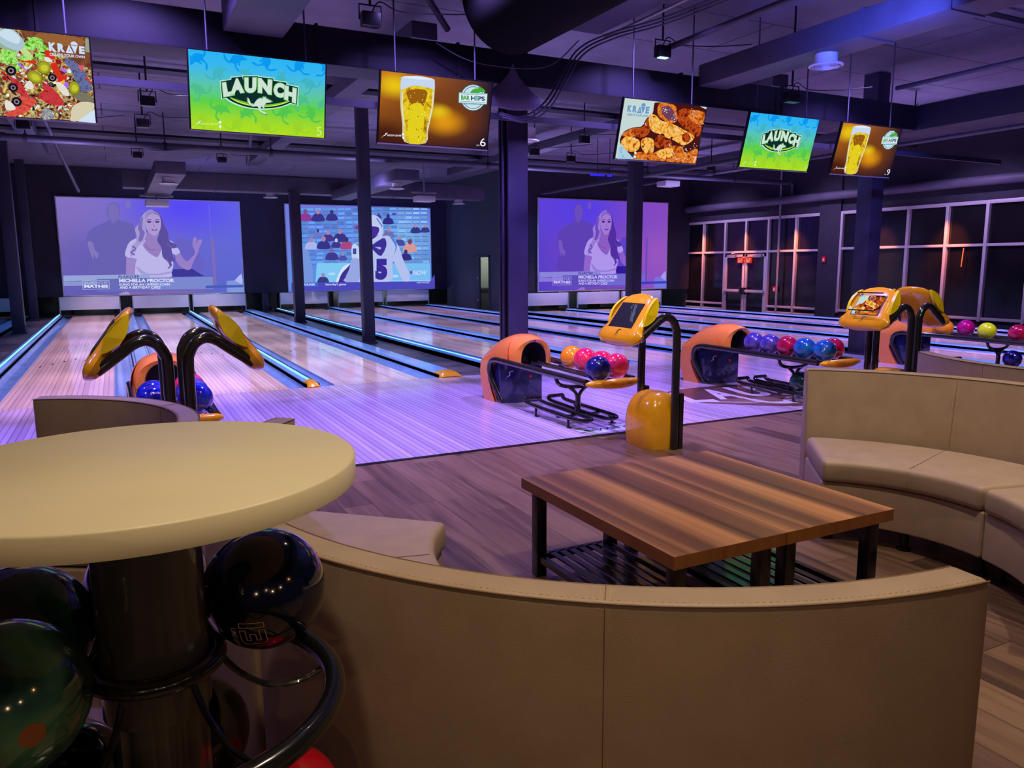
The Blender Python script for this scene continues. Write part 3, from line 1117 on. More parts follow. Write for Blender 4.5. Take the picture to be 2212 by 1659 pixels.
def judge_picture(name, parent, W, Hh, loc, bg, tint=0, rows_dark=None):
    mp = homog(((48, 75), (2065, 140), (2140, 1140), (145, 1170)))
    p = Picture(W, Hh, 0.0006, mp)

    def c(r, g, b_):
        if tint:
            return em((min(255, r - 12), max(0, g - 32), min(255, b_ + 2)))
        return em((r, g, b_))
    p.rect(0, 0, 1, 1, bg, raw=True)
    # man behind
    p.poly([(610, 200), (640, 150), (700, 140), (745, 175), (755, 260), (740, 330), (900, 380), (925, 520), (880, 780), (860, 930), (420, 935), (440, 700), (380, 560), (430, 440), (560, 370), (640, 330), (615, 270)], c(104, 96, 178), smooth=3)
    p.poly([(620, 190), (690, 150), (740, 200), (745, 290), (715, 345), (680, 365), (640, 310)], c(118, 108, 184), smooth=4)
    p.poly([(400, 570), (455, 580), (480, 660), (518, 700), (510, 750), (490, 750), (470, 710), (465, 765), (445, 730), (425, 680)], c(132, 118, 188), smooth=3)
    p.rect(820, 125, 870, 200, c(124, 112, 190))
    # other figure at right
    p.poly([(1420, 530), (1530, 560), (1620, 640), (1660, 740), (1710, 850), (1640, 920), (1560, 880), (1380, 880), (1370, 600)], c(104, 98, 196), smooth=3)
    p.poly([(1320, 880), (1560, 875), (1640, 925), (1700, 960), (1320, 965)], c(60, 56, 150))
    p.poly([(1758, 535), (1795, 540), (1835, 1060), (1805, 1060)], c(128, 104, 184))
    p.line([(1735, 170), (1765, 540)], 5, c(120, 112, 220))
    # right arm and hand
    p.poly([(1370, 720), (1420, 700), (1490, 790), (1560, 740), (1590, 690), (1560, 610), (1570, 535), (1590, 522), (1605, 545), (1600, 600), (1625, 555), (1662, 552), (1660, 590), (1635, 640), (1625, 690), (1570, 800), (1540, 880), (1480, 880), (1400, 820)], c(150, 126, 200), smooth=3)
    # left arm
    p.poly([(828, 730), (935, 755), (925, 935), (825, 935)], c(156, 132, 200))
    # top
    p.poly([(830, 640), (880, 560), (990, 530), (1080, 600), (1160, 740), (1230, 620), (1310, 560), (1370, 610), (1425, 690), (1365, 720), (1330, 700), (1350, 830), (1330, 920), (1310, 970), (960, 970), (930, 830), (935, 760), (820, 735)], c(186, 180, 232), smooth=3)
    p.poly([(940, 840), (1050, 920), (1200, 925), (1330, 900), (1320, 920), (1180, 945), (1000, 930)], c(160, 154, 214), smooth=3)
    # neck and chest
    p.poly([(1050, 470), (1180, 470), (1190, 560), (1220, 640), (1180, 735), (1140, 735), (1060, 680), (1010, 610), (1040, 560)], c(150, 124, 192), smooth=3)
    # hair back, pale left side, dark right side
    p.poly([(1110, 218), (1180, 250), (1225, 330), (1250, 400), (1290, 480), (1300, 560), (1370, 600), (1390, 640), (1330, 640), (1340, 720), (1370, 800), (1330, 790), (1320, 860), (1290, 800), (1230, 740), (1215, 640), (1170, 560), (1190, 470), (1200, 330), (1130, 262)], c(92, 78, 158), smooth=3)
    p.poly([(1110, 218), (1050, 235), (990, 300), (960, 380), (920, 430), (940, 500), (930, 580), (900, 610), (870, 690), (880, 740), (920, 700), (960, 620), (1020, 570), (1050, 500), (1040, 400), (1060, 310), (1130, 255)], c(164, 152, 208), smooth=3)
    p.poly([(980, 330), (1010, 300), (1000, 420), (1030, 470), (1000, 560), (960, 560), (975, 480), (955, 420)], c(120, 106, 184), smooth=3)
    # face
    p.poly([(1060, 300), (1130, 262), (1195, 300), (1208, 380), (1195, 450), (1150, 505), (1100, 490), (1050, 430), (1042, 360)], c(172, 152, 210), smooth=4)
    p.poly([(1130, 255), (1060, 290), (1045, 330), (1040, 260), (1100, 225), (1180, 260), (1205, 330), (1180, 280)], c(146, 132, 196), smooth=3)
    for x, dx in ((1078, 0), (1168, 0)):
        p.ell(x, 352, 24, 11, c(70, 56, 130))
        p.line([(x - 26, 334), (x, 326), (x + 26, 332)], 7, c(84, 70, 140))
    p.line([(1128, 350), (1134, 395), (1118, 405), (1146, 406)], 6, c(140, 112, 184))
    p.ell(1136, 440, 32, 11, c(112, 74, 150))
    p.ell(1136, 436, 18, 4, c(190, 176, 224))
    p.line([(1035, 610), (1080, 655), (1150, 662)], 6, c(110, 90, 160), smooth=3)
    for q in ([(890, 620), (930, 650), (880, 690), (925, 720)], [(1270, 760), (1300, 800), (1330, 830), (1290, 870)], [(1280, 600), (1340, 640), (1390, 630)]):
        p.line(q, 14, c(104, 90, 170), smooth=4)
    # graphics in the lower third
    p.rect(0.0, 0.855, 0.5, 0.9, em((138, 148, 206)) if not tint else c(150, 150, 214), raw=True)
    p.poly([(130, 945), (1088, 935), (1092, 975), (135, 1010)], c(150, 164, 216))
    p.poly([(500, 985), (1790, 965), (1800, 1108), (510, 1130)], c(104, 108, 184))
    p.poly([(1092, 972), (1790, 966), (1796, 1100), (1096, 1108)], c(124, 136, 206))
    p.poly([(1710, 1065), (2130, 1056), (2132, 1085), (1712, 1094)], c(72, 92, 188))
    p.poly([(740, 1165), (860, 1130), (1500, 1122), (1710, 1112), (1710, 1125), (1500, 1145), (860, 1160), (800, 1172)], c(134, 100, 176))
    p.poly([(742, 1166), (790, 1135), (850, 1128), (862, 1162), (800, 1168)], c(168, 144, 204), smooth=2)
    p.poly([(1945, 1012), (2100, 1004), (2140, 1030), (2140, 1142), (1950, 1140)], c(128, 150, 220))
    p.poly([(2035, 1008), (2075, 960), (2108, 932), (2125, 1010), (2110, 1050)], c(176, 184, 236))
    p.poly([(1710, 1065), (2132, 1056), (2132, 1085), (1712, 1094)], c(72, 92, 188))
    # writing
    wt = c(214, 220, 246)
    p.text('PLAINTIFF', 742, 946, 970, 976, c(70, 72, 140), bold=0.02)
    p.text('MICHELLA PROCTOR', 748, 984, 1362, 1024, wt, bold=0.045)
    p.text('SUING FOR AN UNPAID LOAN', 750, 1034, 1312, 1062, wt, bold=0.03)
    p.text('AND A BIRTHDAY CAKE', 755, 1066, 1208, 1096, wt, bold=0.03)
    for q in ([(337, 1003), (640, 1003)], [(345, 1100), (644, 1096)], [(340, 1000), (347, 1102)], [(637, 1000), (643, 1098)]):
        p.line(q, 6, c(170, 178, 222))
    p.text('JUDGE', 356, 1015, 622, 1046, c(176, 184, 226), bold=0.01)
    p.text('MATHIS', 362, 1048, 628, 1084, wt, bold=0.05)
    return p.build(name, parent, loc)


def screen(x0, x1, y, z0, z1, label, drawer):
    xc, zc = (x0 + x1) / 2, (z0 + z1) / 2
    t = thing('projection_screen', label, 'projection screen', (xc, y, z0))
    b = MB()
    b.box(x0 - 0.03, x1 + 0.03, y, y + 0.04, z0 - 0.03, z1 + 0.03)
    b.build('screen_frame', em((126, 120, 190), 1.0) if False else M_white, t, (xc, y, z0), bevel=0.005)
    drawer(t, x1 - x0, z1 - z0, (0, -0.004, zc - z0))
    return t


bg1 = em_bilinear('broadcast_backdrop_lilac', (134, 112, 190), (100, 104, 226), (98, 92, 178), (92, 104, 204), spot=[(0.68, 0.95, 0.50, (88, 74, 244)), (0.22, 0.35, 0.4, (102, 92, 176))])
screen(-1.32, 3.54, 25.36, 0.60, 3.335, 'left projection screen showing a woman in a white top with caption bar',
       lambda t, W, Hh, l: judge_picture('screen_picture', t, W, Hh, l, bg1))
bg3 = em_bilinear('broadcast_backdrop_violet', (98, 66, 206), (132, 72, 190), (84, 62, 196), (146, 84, 196), spot=[(0.3, 0.9, 0.5, (86, 62, 226)), (0.95, 0.4, 0.4, (150, 84, 190))])
screen(11.29, 16.05, 20.36, 0.62, 3.33, 'right projection screen showing a woman in a white top, behind a column',
       lambda t, W, Hh, l: judge_picture('screen_picture', t, W, Hh, l, bg3, tint=1))


def football(t, W, Hh, loc):
    mp = homog(((-55, 66), (2072, 146), (2108, 1340), (0, 1372)))
    p = Picture(W, Hh, 0.0006, mp)
    bg = em_bilinear('stadium_blue', (112, 120, 220), (100, 120, 220), (96, 140, 226), (96, 150, 226), spot=[(0.75, 0.65, 0.4, (130, 180, 240)), (0.5, 0.2, 0.35, (120, 184, 240))])
    p.rect(0, 0, 1, 1, bg, raw=True)
    rr = random.Random(3)
    # seat rows
    for r_ in range(13):
        y = 130 + r_ * 66
        for cidx in range(19):
            x = 60 + cidx * 110 + rr.uniform(-10, 10)
            if x > 2020:
                continue
            k = rr.uniform(0.8, 1.1)
            base = (98, 160, 232) if x < 1500 else (132, 186, 238)
            p.rect(x, y + rr.uniform(-4, 4), x + 92, y + 34, em(tuple(int(min(250, q * k) // 6 * 6) for q in base)))
            p.rect(x, y + 36, x + 92, y + 46, em((66, 110, 206)))
    p.poly([(100, 700), (260, 780), (330, 1240), (160, 1240)], em((118, 150, 220)), smooth=2)
    p.poly([(380, 950), (860, 950), (760, 1100), (690, 1235), (360, 1235)], em((126, 200, 244)))
    p.rect(1450, 960, 2040, 1225, em((118, 188, 242)))
    for x, y, rx in ((600, 1110, 55), (1530, 1150, 50)):
        p.ell(x, y, rx, 20, em((176, 216, 248)))
    # spectators
    def person(x, y, w, c, head=(170, 130, 170)):
        p.poly([(x - w, y + w * 1.0), (x - w * 0.8, y + w * 0.1), (x - w * 0.35, y - w * 0.2), (x + w * 0.35, y - w * 0.2), (x + w * 0.85, y + w * 0.15), (x + w, y + w * 1.0)], em(c), smooth=3)
        p.ell(x, y - w * 0.52, w * 0.32, w * 0.42, em(head))
    navy = (56, 52, 136)
    for q in ((215, 230, 90, (140, 60, 150), (120, 80, 150)), (400, 235, 90, navy), (600, 235, 80, navy, (60, 50, 120)), (395, 500, 60, (110, 120, 200), (60, 56, 130)), (545, 540, 80, (70, 56, 140)), (720, 530, 95, navy),
              (300, 650, 90, (170, 180, 236)), (480, 640, 95, navy), (665, 650, 70, (60, 56, 140), (200, 200, 240)), (815, 650, 90, (170, 70, 130), (60, 50, 110)), (600, 810, 90, (62, 60, 146), (120, 100, 170)),
              (760, 850, 60, (80, 80, 170)), (470, 1170, 80, (56, 60, 130), (150, 130, 190)), (985, 400, 50, (120, 70, 150)), (1420, 300, 75, (50, 44, 130), (50, 44, 120)), (1280, 250, 40, (60, 60, 150), (60, 50, 130)),
              (1430, 500, 80, (110, 110, 180)), (1590, 620, 70, (70, 76, 160)), (1740, 690, 95, (214, 150, 150), (120, 60, 110)), (1680, 830, 80, (54, 46, 130), (60, 50, 120)), (1820, 440, 70, (50, 56, 130)), (1960, 440, 60, (56, 60, 130)), (1505, 215, 30, (70, 80, 170))):
        person(*q)
    # player
    wj = em((178, 190, 238))
    p.poly([(870, 960), (780, 1010), (700, 1140), (670, 1235), (830, 1235), (860, 1100)], em((60, 50, 150)), smooth=3)
    p.poly([(870, 955), (760, 1010), (690, 1130), (660, 1235), (690, 1235), (740, 1110), (830, 1010)], em((214, 226, 250)), smooth=3)
    p.poly([(890, 700), (960, 650), (1050, 620), (1180, 620), (1330, 560), (1430, 550), (1520, 620), (1590, 740), (1640, 900), (1720, 1080), (1740, 1215), (1640, 1215), (1560, 1050), (1500, 930), (1480, 1000), (1440, 1235), (810, 1235), (830, 1130), (880, 980), (890, 860)], wj, smooth=3)
    p.poly([(900, 880), (1040, 920), (980, 1235), (820, 1235), (800, 1160), (850, 1050)], em((150, 166, 226)), smooth=3)
    p.poly([(895, 700), (940, 670), (1010, 740), (1060, 860), (1040, 920), (980, 880), (890, 860)], em((196, 206, 244)), smooth=2)
    p.poly([(940, 665), (1060, 630), (1070, 690), (1060, 830), (1000, 720)], em((96, 156, 220)))
    p.poly([(1440, 560), (1500, 600), (1550, 700), (1500, 850), (1530, 720), (1480, 620)], em((70, 130, 214)), smooth=3)
    p.poly([(1180, 690), (1330, 590), (1380, 600), (1395, 700), (1320, 850), (1240, 800), (1180, 730)], em((62, 48, 150)), smooth=2)
    p.poly([(1225, 712), (1310, 715), (1320, 745), (1290, 752)], em((168, 170, 224)))
    # helmet
    p.poly([(1070, 560), (1060, 380), (1110, 270), (1180, 240), (1260, 260), (1320, 330), (1345, 430), (1330, 560), (1290, 600), (1200, 620)], em((190, 198, 240)), smooth=4)
    p.poly([(1100, 400), (1240, 410), (1290, 440), (1270, 560), (1180, 605), (1090, 600), (1070, 500)], em((66, 48, 152)), smooth=3)
    p.line([(1100, 402), (1240, 405), (1300, 450), (1255, 560), (1190, 610)], 12, em((206, 210, 244)), smooth=3)
    p.line([(1250, 290), (1320, 390), (1330, 420)], 16, em((70, 120, 200)), smooth=3)
    # number and sleeves
    p.text('5', 1235, 890, 1410, 1205, em((58, 44, 150)), bold=0.09)
    p.rect(905, 735, 955, 820, em((56, 80, 160)))
    # band
    p.poly([(0, 1240), (2110, 1232), (2110, 1345), (0, 1375)], em((74, 72, 186)))
    p.rect(165, 1240, 395, 1298, em((64, 104, 206)))
    p.text('HEADLINES', 128, 1252, 348, 1284, em((214, 220, 246)), bold=0.03)
    p.text("Saturday's game", 500, 1250, 805, 1292, em((200, 206, 242)), bold=0.03)
    p.line([(1290, 1217), (2040, 1222)], 10, em((180, 206, 246)))
    p.poly([(2040, 1222), (2100, 1130), (2108, 1240), (2040, 1235)], em((84, 74, 186)))
    p.text('NOW', 1785, 1068, 1990, 1135, em((206, 212, 246)), bold=0.02, shear=0.3)
    p.poly([(1738, 1075), (1772, 1070), (1778, 1110), (1755, 1125), (1740, 1108)], em((120, 80, 160)))
    p.text('NETWORK', 1840, 1238, 2030, 1260, em((184, 184, 232)), bold=0.03, shear=0.2)
    p.build('screen_picture', t, loc)


screen(4.93, 9.79, 25.36, 0.60, 3.32, 'middle projection screen showing a football player in white, behind a column', football)

# ================================================================== FURNITURE
def arc_pts(c, r, a0, a1, z, n):
    return [(c[0] + r * math.cos(a0 + (a1 - a0) * i / n), c[1] + r * math.sin(a0 + (a1 - a0) * i / n), z) for i in range(n + 1)]


def rounded(pts, r, n=3):
    """round the corners of a closed 2-D polygon"""
    out = []
    k = len(pts)
    for i in range(k):
        p0, p1, p2 = Vector(pts[i - 1]), Vector(pts[i]), Vector(pts[(i + 1) % k])
        d0, d1 = (p0 - p1), (p2 - p1)
        rr = min(r, d0.length * 0.45, d1.length * 0.45)
        a = p1 + d0.normalized() * rr
        c = p1 + d1.normalized() * rr
        for j in range(n + 1):
            t = j / n
            q = (1 - t) ** 2 * a + 2 * t * (1 - t) * p1 + t * t * c
            out.append((q.x, q.y))
    return out


def arc_solid(c, prof, a0, a1, n, rnd=0.012):
    """sweep an (r,z) profile along an arc, softly closed at both ends"""
    b = MB()
    pr = rounded(prof, rnd)
    mr = sum(p[0] for p in pr) / len(pr)
    mz = sum(p[1] for p in pr) / len(pr)
    rows = []
    da = rnd * 0.9 / mr * (1 if a1 > a0 else -1)
    st = [(a0, 0.0), (a0 + da * 0.3, 0.7), (a0 + da, 1.0)] + [(a0 + (a1 - a0) * i / n, 1.0) for i in range(1, n)] + [(a1 - da, 1.0), (a1 - da * 0.3, 0.7), (a1, 0.0)]
    R = max(abs(p[0] - mr) for p in pr)
    Z = max(abs(p[1] - mz) for p in pr)
    for a, k in st:
        kr = 1 - (1 - k) * min(1, rnd / R)
        kz = 1 - (1 - k) * min(1, rnd / Z)
        rows.append([(c[0] + (mr + (r - mr) * kr) * math.cos(a), c[1] + (mr + (r - mr) * kr) * math.sin(a), mz + (z - mz) * kz) for r, z in pr])
    b.grid(rows, closeu=True, cap0=True, cap1=True)
    return b


def booth(label, c, ri, th, rs, a0, a1, seams=(), lean=0.0, zt=0.80, stitch=False, skirt=True, group=None):
    """curved bench: backrest arc at ri..ri+th, seat from rs to the back"""
    a0, a1 = math.radians(a0), math.radians(a1)
    am = (a0 + a1) / 2
    org = (c[0] + (ri + rs) / 2 * math.cos(am), c[1] + (ri + rs) / 2 * math.sin(am), 0)
    t = thing('curved_booth_sofa', label, 'sofa', org, group)
    n = 36
    arc_solid(c, [(ri - lean, 0.40), (ri + th, 0.10), (ri + th, zt), (ri, zt)][:0] or [(ri - lean, 0.10), (ri + th, 0.10), (ri + th, zt), (ri, zt)], a0, a1, n, 0.014).build('backrest', M_leather, t, org, sharp=60)
    arc_solid(c, [(rs, 0.315), (ri - lean - 0.004, 0.315), (ri - lean - 0.004, 0.43), (rs, 0.425)], a0, a1, n, 0.028).build('seat_cushion', M_leather, t, org, sharp=60)
    arc_solid(c, [(rs + 0.02, 0.10), (ri - lean - 0.01, 0.10), (ri - lean - 0.01, 0.312), (rs + 0.02, 0.312)], a0, a1, n, 0.01).build('seat_base', M_leather, t, org, sharp=60)
    for f in (0.06, 0.5, 0.94):
        for rr in (rs + 0.09, ri - 0.04):
            a = a0 + (a1 - a0) * f
            b = MB()
            b.lathe([(0.024, 0.11), (0.020, 0.02), (0.034, 0.014), (0.034, 0.0)], (c[0] + rr * math.cos(a), c[1] + rr * math.sin(a), 0), 14)
            b.build('leg', M_black, t, org)
    # piping along the outer and inner top edges
    for r_ in (ri + th - 0.001, ri + 0.001):
        b = MB()
        b.tube(arc_pts(c, r_, a0 + 0.006, a1 - 0.006, zt - 0.003 if r_ > ri + 0.01 else zt - 0.004, 60), 0.0025, 6)
        b.build('piping', M_leath2, t, org)
    # seams
    for s_ in seams:
        a = math.radians(s_)
        ca, sa = math.cos(a), math.sin(a)
        for da in (-0.004, 0.0, 0.004):
            b = MB()
            dx, dy = -sa * da * 2.4, ca * da * 2.4
            P = lambda r, z: (c[0] + r * ca + dx, c[1] + r * sa + dy, z)
            path = [P(ri + th + 0.0004, 0.12), P(ri + th + 0.0004, zt - 0.012), P(ri + th - 0.012, zt + 0.0004), P(ri + 0.012, zt + 0.0004), P(ri - 0.0008, zt - 0.012), P(ri - lean * 0.62 - 0.0008, 0.44)]
            b.tube(path, 0.0009 if da == 0 else 0.0006, 5)
            b.build('seam', M_leath2 if da == 0 else M_thread, t, org)
        b = MB()
        b.tube([(c[0] + (ri - lean - 0.01) * ca, c[1] + (ri - lean - 0.01) * sa, 0.4305), (c[0] + (rs + 0.03) * ca, c[1] + (rs + 0.03) * sa, 0.4275), (c[0] + (rs + 0.002) * ca, c[1] + (rs + 0.002) * sa, 0.412), (c[0] + (rs - 0.0005) * ca, c[1] + (rs - 0.0005) * sa, 0.335)], 0.0012, 5)
        b.build('seam', M_leath2, t, org)
    if stitch:
        b = MB()
        L_ = abs(a1 - a0) * (ri + th)
        k = int(L_ / 0.013)
        for i in range(2, k - 1):
            a = a0 + (a1 - a0) * i / k
            q = 0.0022 / (ri + th)
            r_ = ri + th - 0.013
            b.tube([(c[0] + r_ * math.cos(a - q), c[1] + r_ * math.sin(a - q), zt + 0.0003), (c[0] + r_ * math.cos(a + q), c[1] + r_ * math.sin(a + q), zt + 0.0003)], 0.0007, 4)
        o = b.build('stitching', M_thread, t, org)
        o['kind'] = 'stuff'
    return t


CF = (1.55, 2.205)
booth('tan leather curved booth sofa in the foreground, seen from behind', CF, 1.295, 0.085, 0.66, 197.6, 266.0, (234,), stitch=True)
booth('tan leather booth section left of the foreground sofa, half under the round table', CF, 1.295, 0.085, 0.66, 137, 197.0, (167,), stitch=True)
CR = (2.66, 2.12)
booth('large tan curved booth sofa at the right behind the wood table', CR, 1.30, 0.10, 0.66, -13.0, 50.5, (17,), lean=0.085)
booth('tan booth sofa section cut by the right edge of the picture', CR, 1.30, 0.10, 0.66, -68.0, -14.2, (-40,), lean=0.085)
booth('shadowed purple grey curved sofa behind the round table at left', (-0.62, 3.36), 0.80, 0.085, 0.36, -32, 73, (20,))
booth('dim curved sofa back at the right edge behind the large tan sofa', (5.95, 2.55), 1.30, 0.085, 0.68, 141, 200, (170,))


def coffee_table(x0, x1, y0, y1, label):
    t = thing('coffee_table', label, 'table', ((x0 + x1) / 2, (y0 + y1) / 2, 0))
    o = ((x0 + x1) / 2, (y0 + y1) / 2, 0)
    b = MB()
    b.box(x0, x1, y0, y1, 0.402, 0.45)
    # edges get the upright grain
    ob = b.build('tabletop', [M_top, M_edge], t, o, bevel=0.0012, seg=1)
    for pl in ob.data.polygons:
        if abs(pl.normal.z) < 0.5:
            pl.material_index = 1
    for x in (x0 + 0.035, x1 - 0.085):
        for y in (y0 + 0.035, y1 - 0.085):
            b = MB()
            b.box(x, x + 0.05, y, y + 0.05, 0.0, 0.402)
            b.build('leg', M_metalblk, t, o, bevel=0.003)
    b = MB()
    z = 0.07
    for x in (x0 + 0.045, x1 - 0.075):
        b.box(x, x + 0.03, y0 + 0.085, y1 - 0.085, z, z + 0.03)
    for y in (y0 + 0.045, y1 - 0.075):
        b.box(x0 + 0.085, x1 - 0.085, y, y + 0.03, z, z + 0.03)
    k = 6
    wv = (x1 - x0 - 0.20)
    for i in range(k):
        x = x0 + 0.10 + wv * (i + 0.5) / k
        b.box(x - wv / k * 0.31, x + wv / k * 0.31, y0 + 0.06, y1 - 0.06, z + 0.022, z + 0.030)
    b.build('slatted_shelf', M_metalblk, t, o, bevel=0.002, seg=1)
    return t


coffee_table(1.565, 2.072, 1.905, 2.985, 'left of the two joined walnut coffee tables with black legs and slatted shelf')
coffee_table(2.075, 2.645, 1.905, 2.985, 'right of the two joined walnut coffee tables, nearer the large tan sofa')

# ================================================================== BALLS
_bm = {}


def ball_mat(c1, c2, sc=6.0, dist=0.6):
    key = 'ball_%d_%d_%d' % c1
    if key in _bm:
        return _bm[key]
    m, nt, out = new_mat(key)
    N, L = nt.nodes, nt.links
    bs = N.new('ShaderNodeBsdfPrincipled')
    L.new(bs.outputs[0], out.inputs[0])
    bs.inputs['Roughness'].default_value = 0.12
    bs.inputs['Coat Weight'].default_value = 0.8
    bs.inputs['Coat Roughness'].default_value = 0.03
    tc = N.new('ShaderNodeTexCoord')
    n = N.new('ShaderNodeTexNoise')
    n.inputs['Scale'].default_value = sc
    n.inputs['Detail'].default_value = 3
    n.inputs['Distortion'].default_value = dist
    L.new(tc.outputs['Object'], n.inputs['Vector'])
    r = N.new('ShaderNodeValToRGB')
    r.color_ramp.elements[0].position = 0.40
    r.color_ramp.elements[1].position = 0.66
    r.color_ramp.elements[0].color = (*lin(c1), 1)
    r.color_ramp.elements[1].color = (*lin(c2), 1)
    L.new(n.outputs['Fac'], r.inputs[0])
    L.new(r.outputs[0], bs.inputs['Base Color'])
    _bm[key] = m
    return m


BR = 0.1085
sph = None


def on_ball(R, center_dir, up_dir, x, y):
    """point on the sphere reached by moving x,y (metres) from the direction"""
    d = Vector(center_dir).normalized()
    u = Vector(up_dir)
    u = (u - u.dot(d) * d).normalized()
    r = u.cross(d)
    v = (d * R + r * x + u * y)
    return v.normalized() * R


def ball(pos, cols, label, holes=None, group=None, marks=()):
    m = ball_mat(*cols)
    b = MB()
    b.ellipsoid((0, 0, 0), (BR, BR, BR), 40, 24)
    o = b.build('bowling_ball', m, None, smooth=True, sharp=180)
    o.location = pos
    tag(o, label, 'bowling ball', group)
    if holes is not None:
        d, u = holes
        for (x, y) in ((-0.017, 0.016), (0.017, 0.016), (0.0, -0.03)):
            b = MB()
            rows = []
            for rr, R in ((0.0125, BR + 0.0003), (0.011, BR - 0.0005 + 0.001), (0.0001, BR + 0.0006)):
                rows.append([on_ball(R, d, u, x + rr * math.cos(2 * PI * k / 14), y + rr * math.sin(2 * PI * k / 14)) for k in range(14)])
            b.grid(rows, closeu=True)
            b.build('finger_hole', M_hole, o, smooth=True)
    for (txt, d, u, wd, ht, mt, kw) in marks:
        vs, fs = text_geo(txt, kw.get('bold', 0.0), kw.get('shear', 0.0), kw.get('outline', 0.0))
        b = MB()
        b.add([on_ball(BR + 0.0005, d, u, (p - 0.5) * wd, (q - 0.5) * ht) for p, q in vs], fs)
        b.build('ball_lettering', mt, o, smooth=False)
    return o


def zball(o, d, u, s, mt):
    """zig-zag maker's mark on a ball"""
    pts = [(-0.55, -0.62), (-0.25, -0.30), (0.02, -0.12), (-0.08, 0.12), (0.10, 0.32), (0.45, 0.42)]
    sp_ = spl([(x, y, 0) for x, y in pts], 4)
    L_, R_ = [], []
    n = len(sp_)
    for i, q in enumerate(sp_):
        t = (sp_[min(i + 1, n - 1)] - sp_[max(i - 1, 0)]).normalized()
        wv = 0.055 * math.sin(PI * (i + 0.5) / n) + 0.01
        L_.append(on_ball(BR + 0.0005, d, u, (q.x - t.y * wv) * s, (q.y + t.x * wv) * s))
        R_.append(on_ball(BR + 0.0005, d, u, (q.x + t.y * wv) * s, (q.y - t.x * wv) * s))
    b = MB()
    b.add(L_ + R_, [(i, i + 1, n + i + 1, n + i) for i in range(n - 1)])
    b.build('maker_mark', mt, o, smooth=False)


PURPLE = ((60, 48, 150), (120, 100, 200))
NAVYB = ((16, 20, 90), (50, 56, 170))
CRIM = ((150, 6, 60), (214, 30, 96))
PINKB = ((226, 26, 76), (255, 84, 130))
BLUEB = ((10, 70, 160), (40, 130, 210))
ORNB = ((255, 150, 20), (255, 166, 40))
MAGB = ((170, 0, 110), (200, 10, 130))
YELB = ((216, 240, 20), (226, 250, 50))
TEALB = ((6, 30, 36), (16, 70, 80))
RBLUE = ((14, 20, 150), (40, 60, 220))
BLKB = ((8, 8, 14), (14, 14, 24))
GRNB = ((8, 24, 20), (30, 92, 74))
MIDB = ((6, 8, 20), (10, 22, 52))
REDB = ((190, 4, 30), (214, 10, 40))


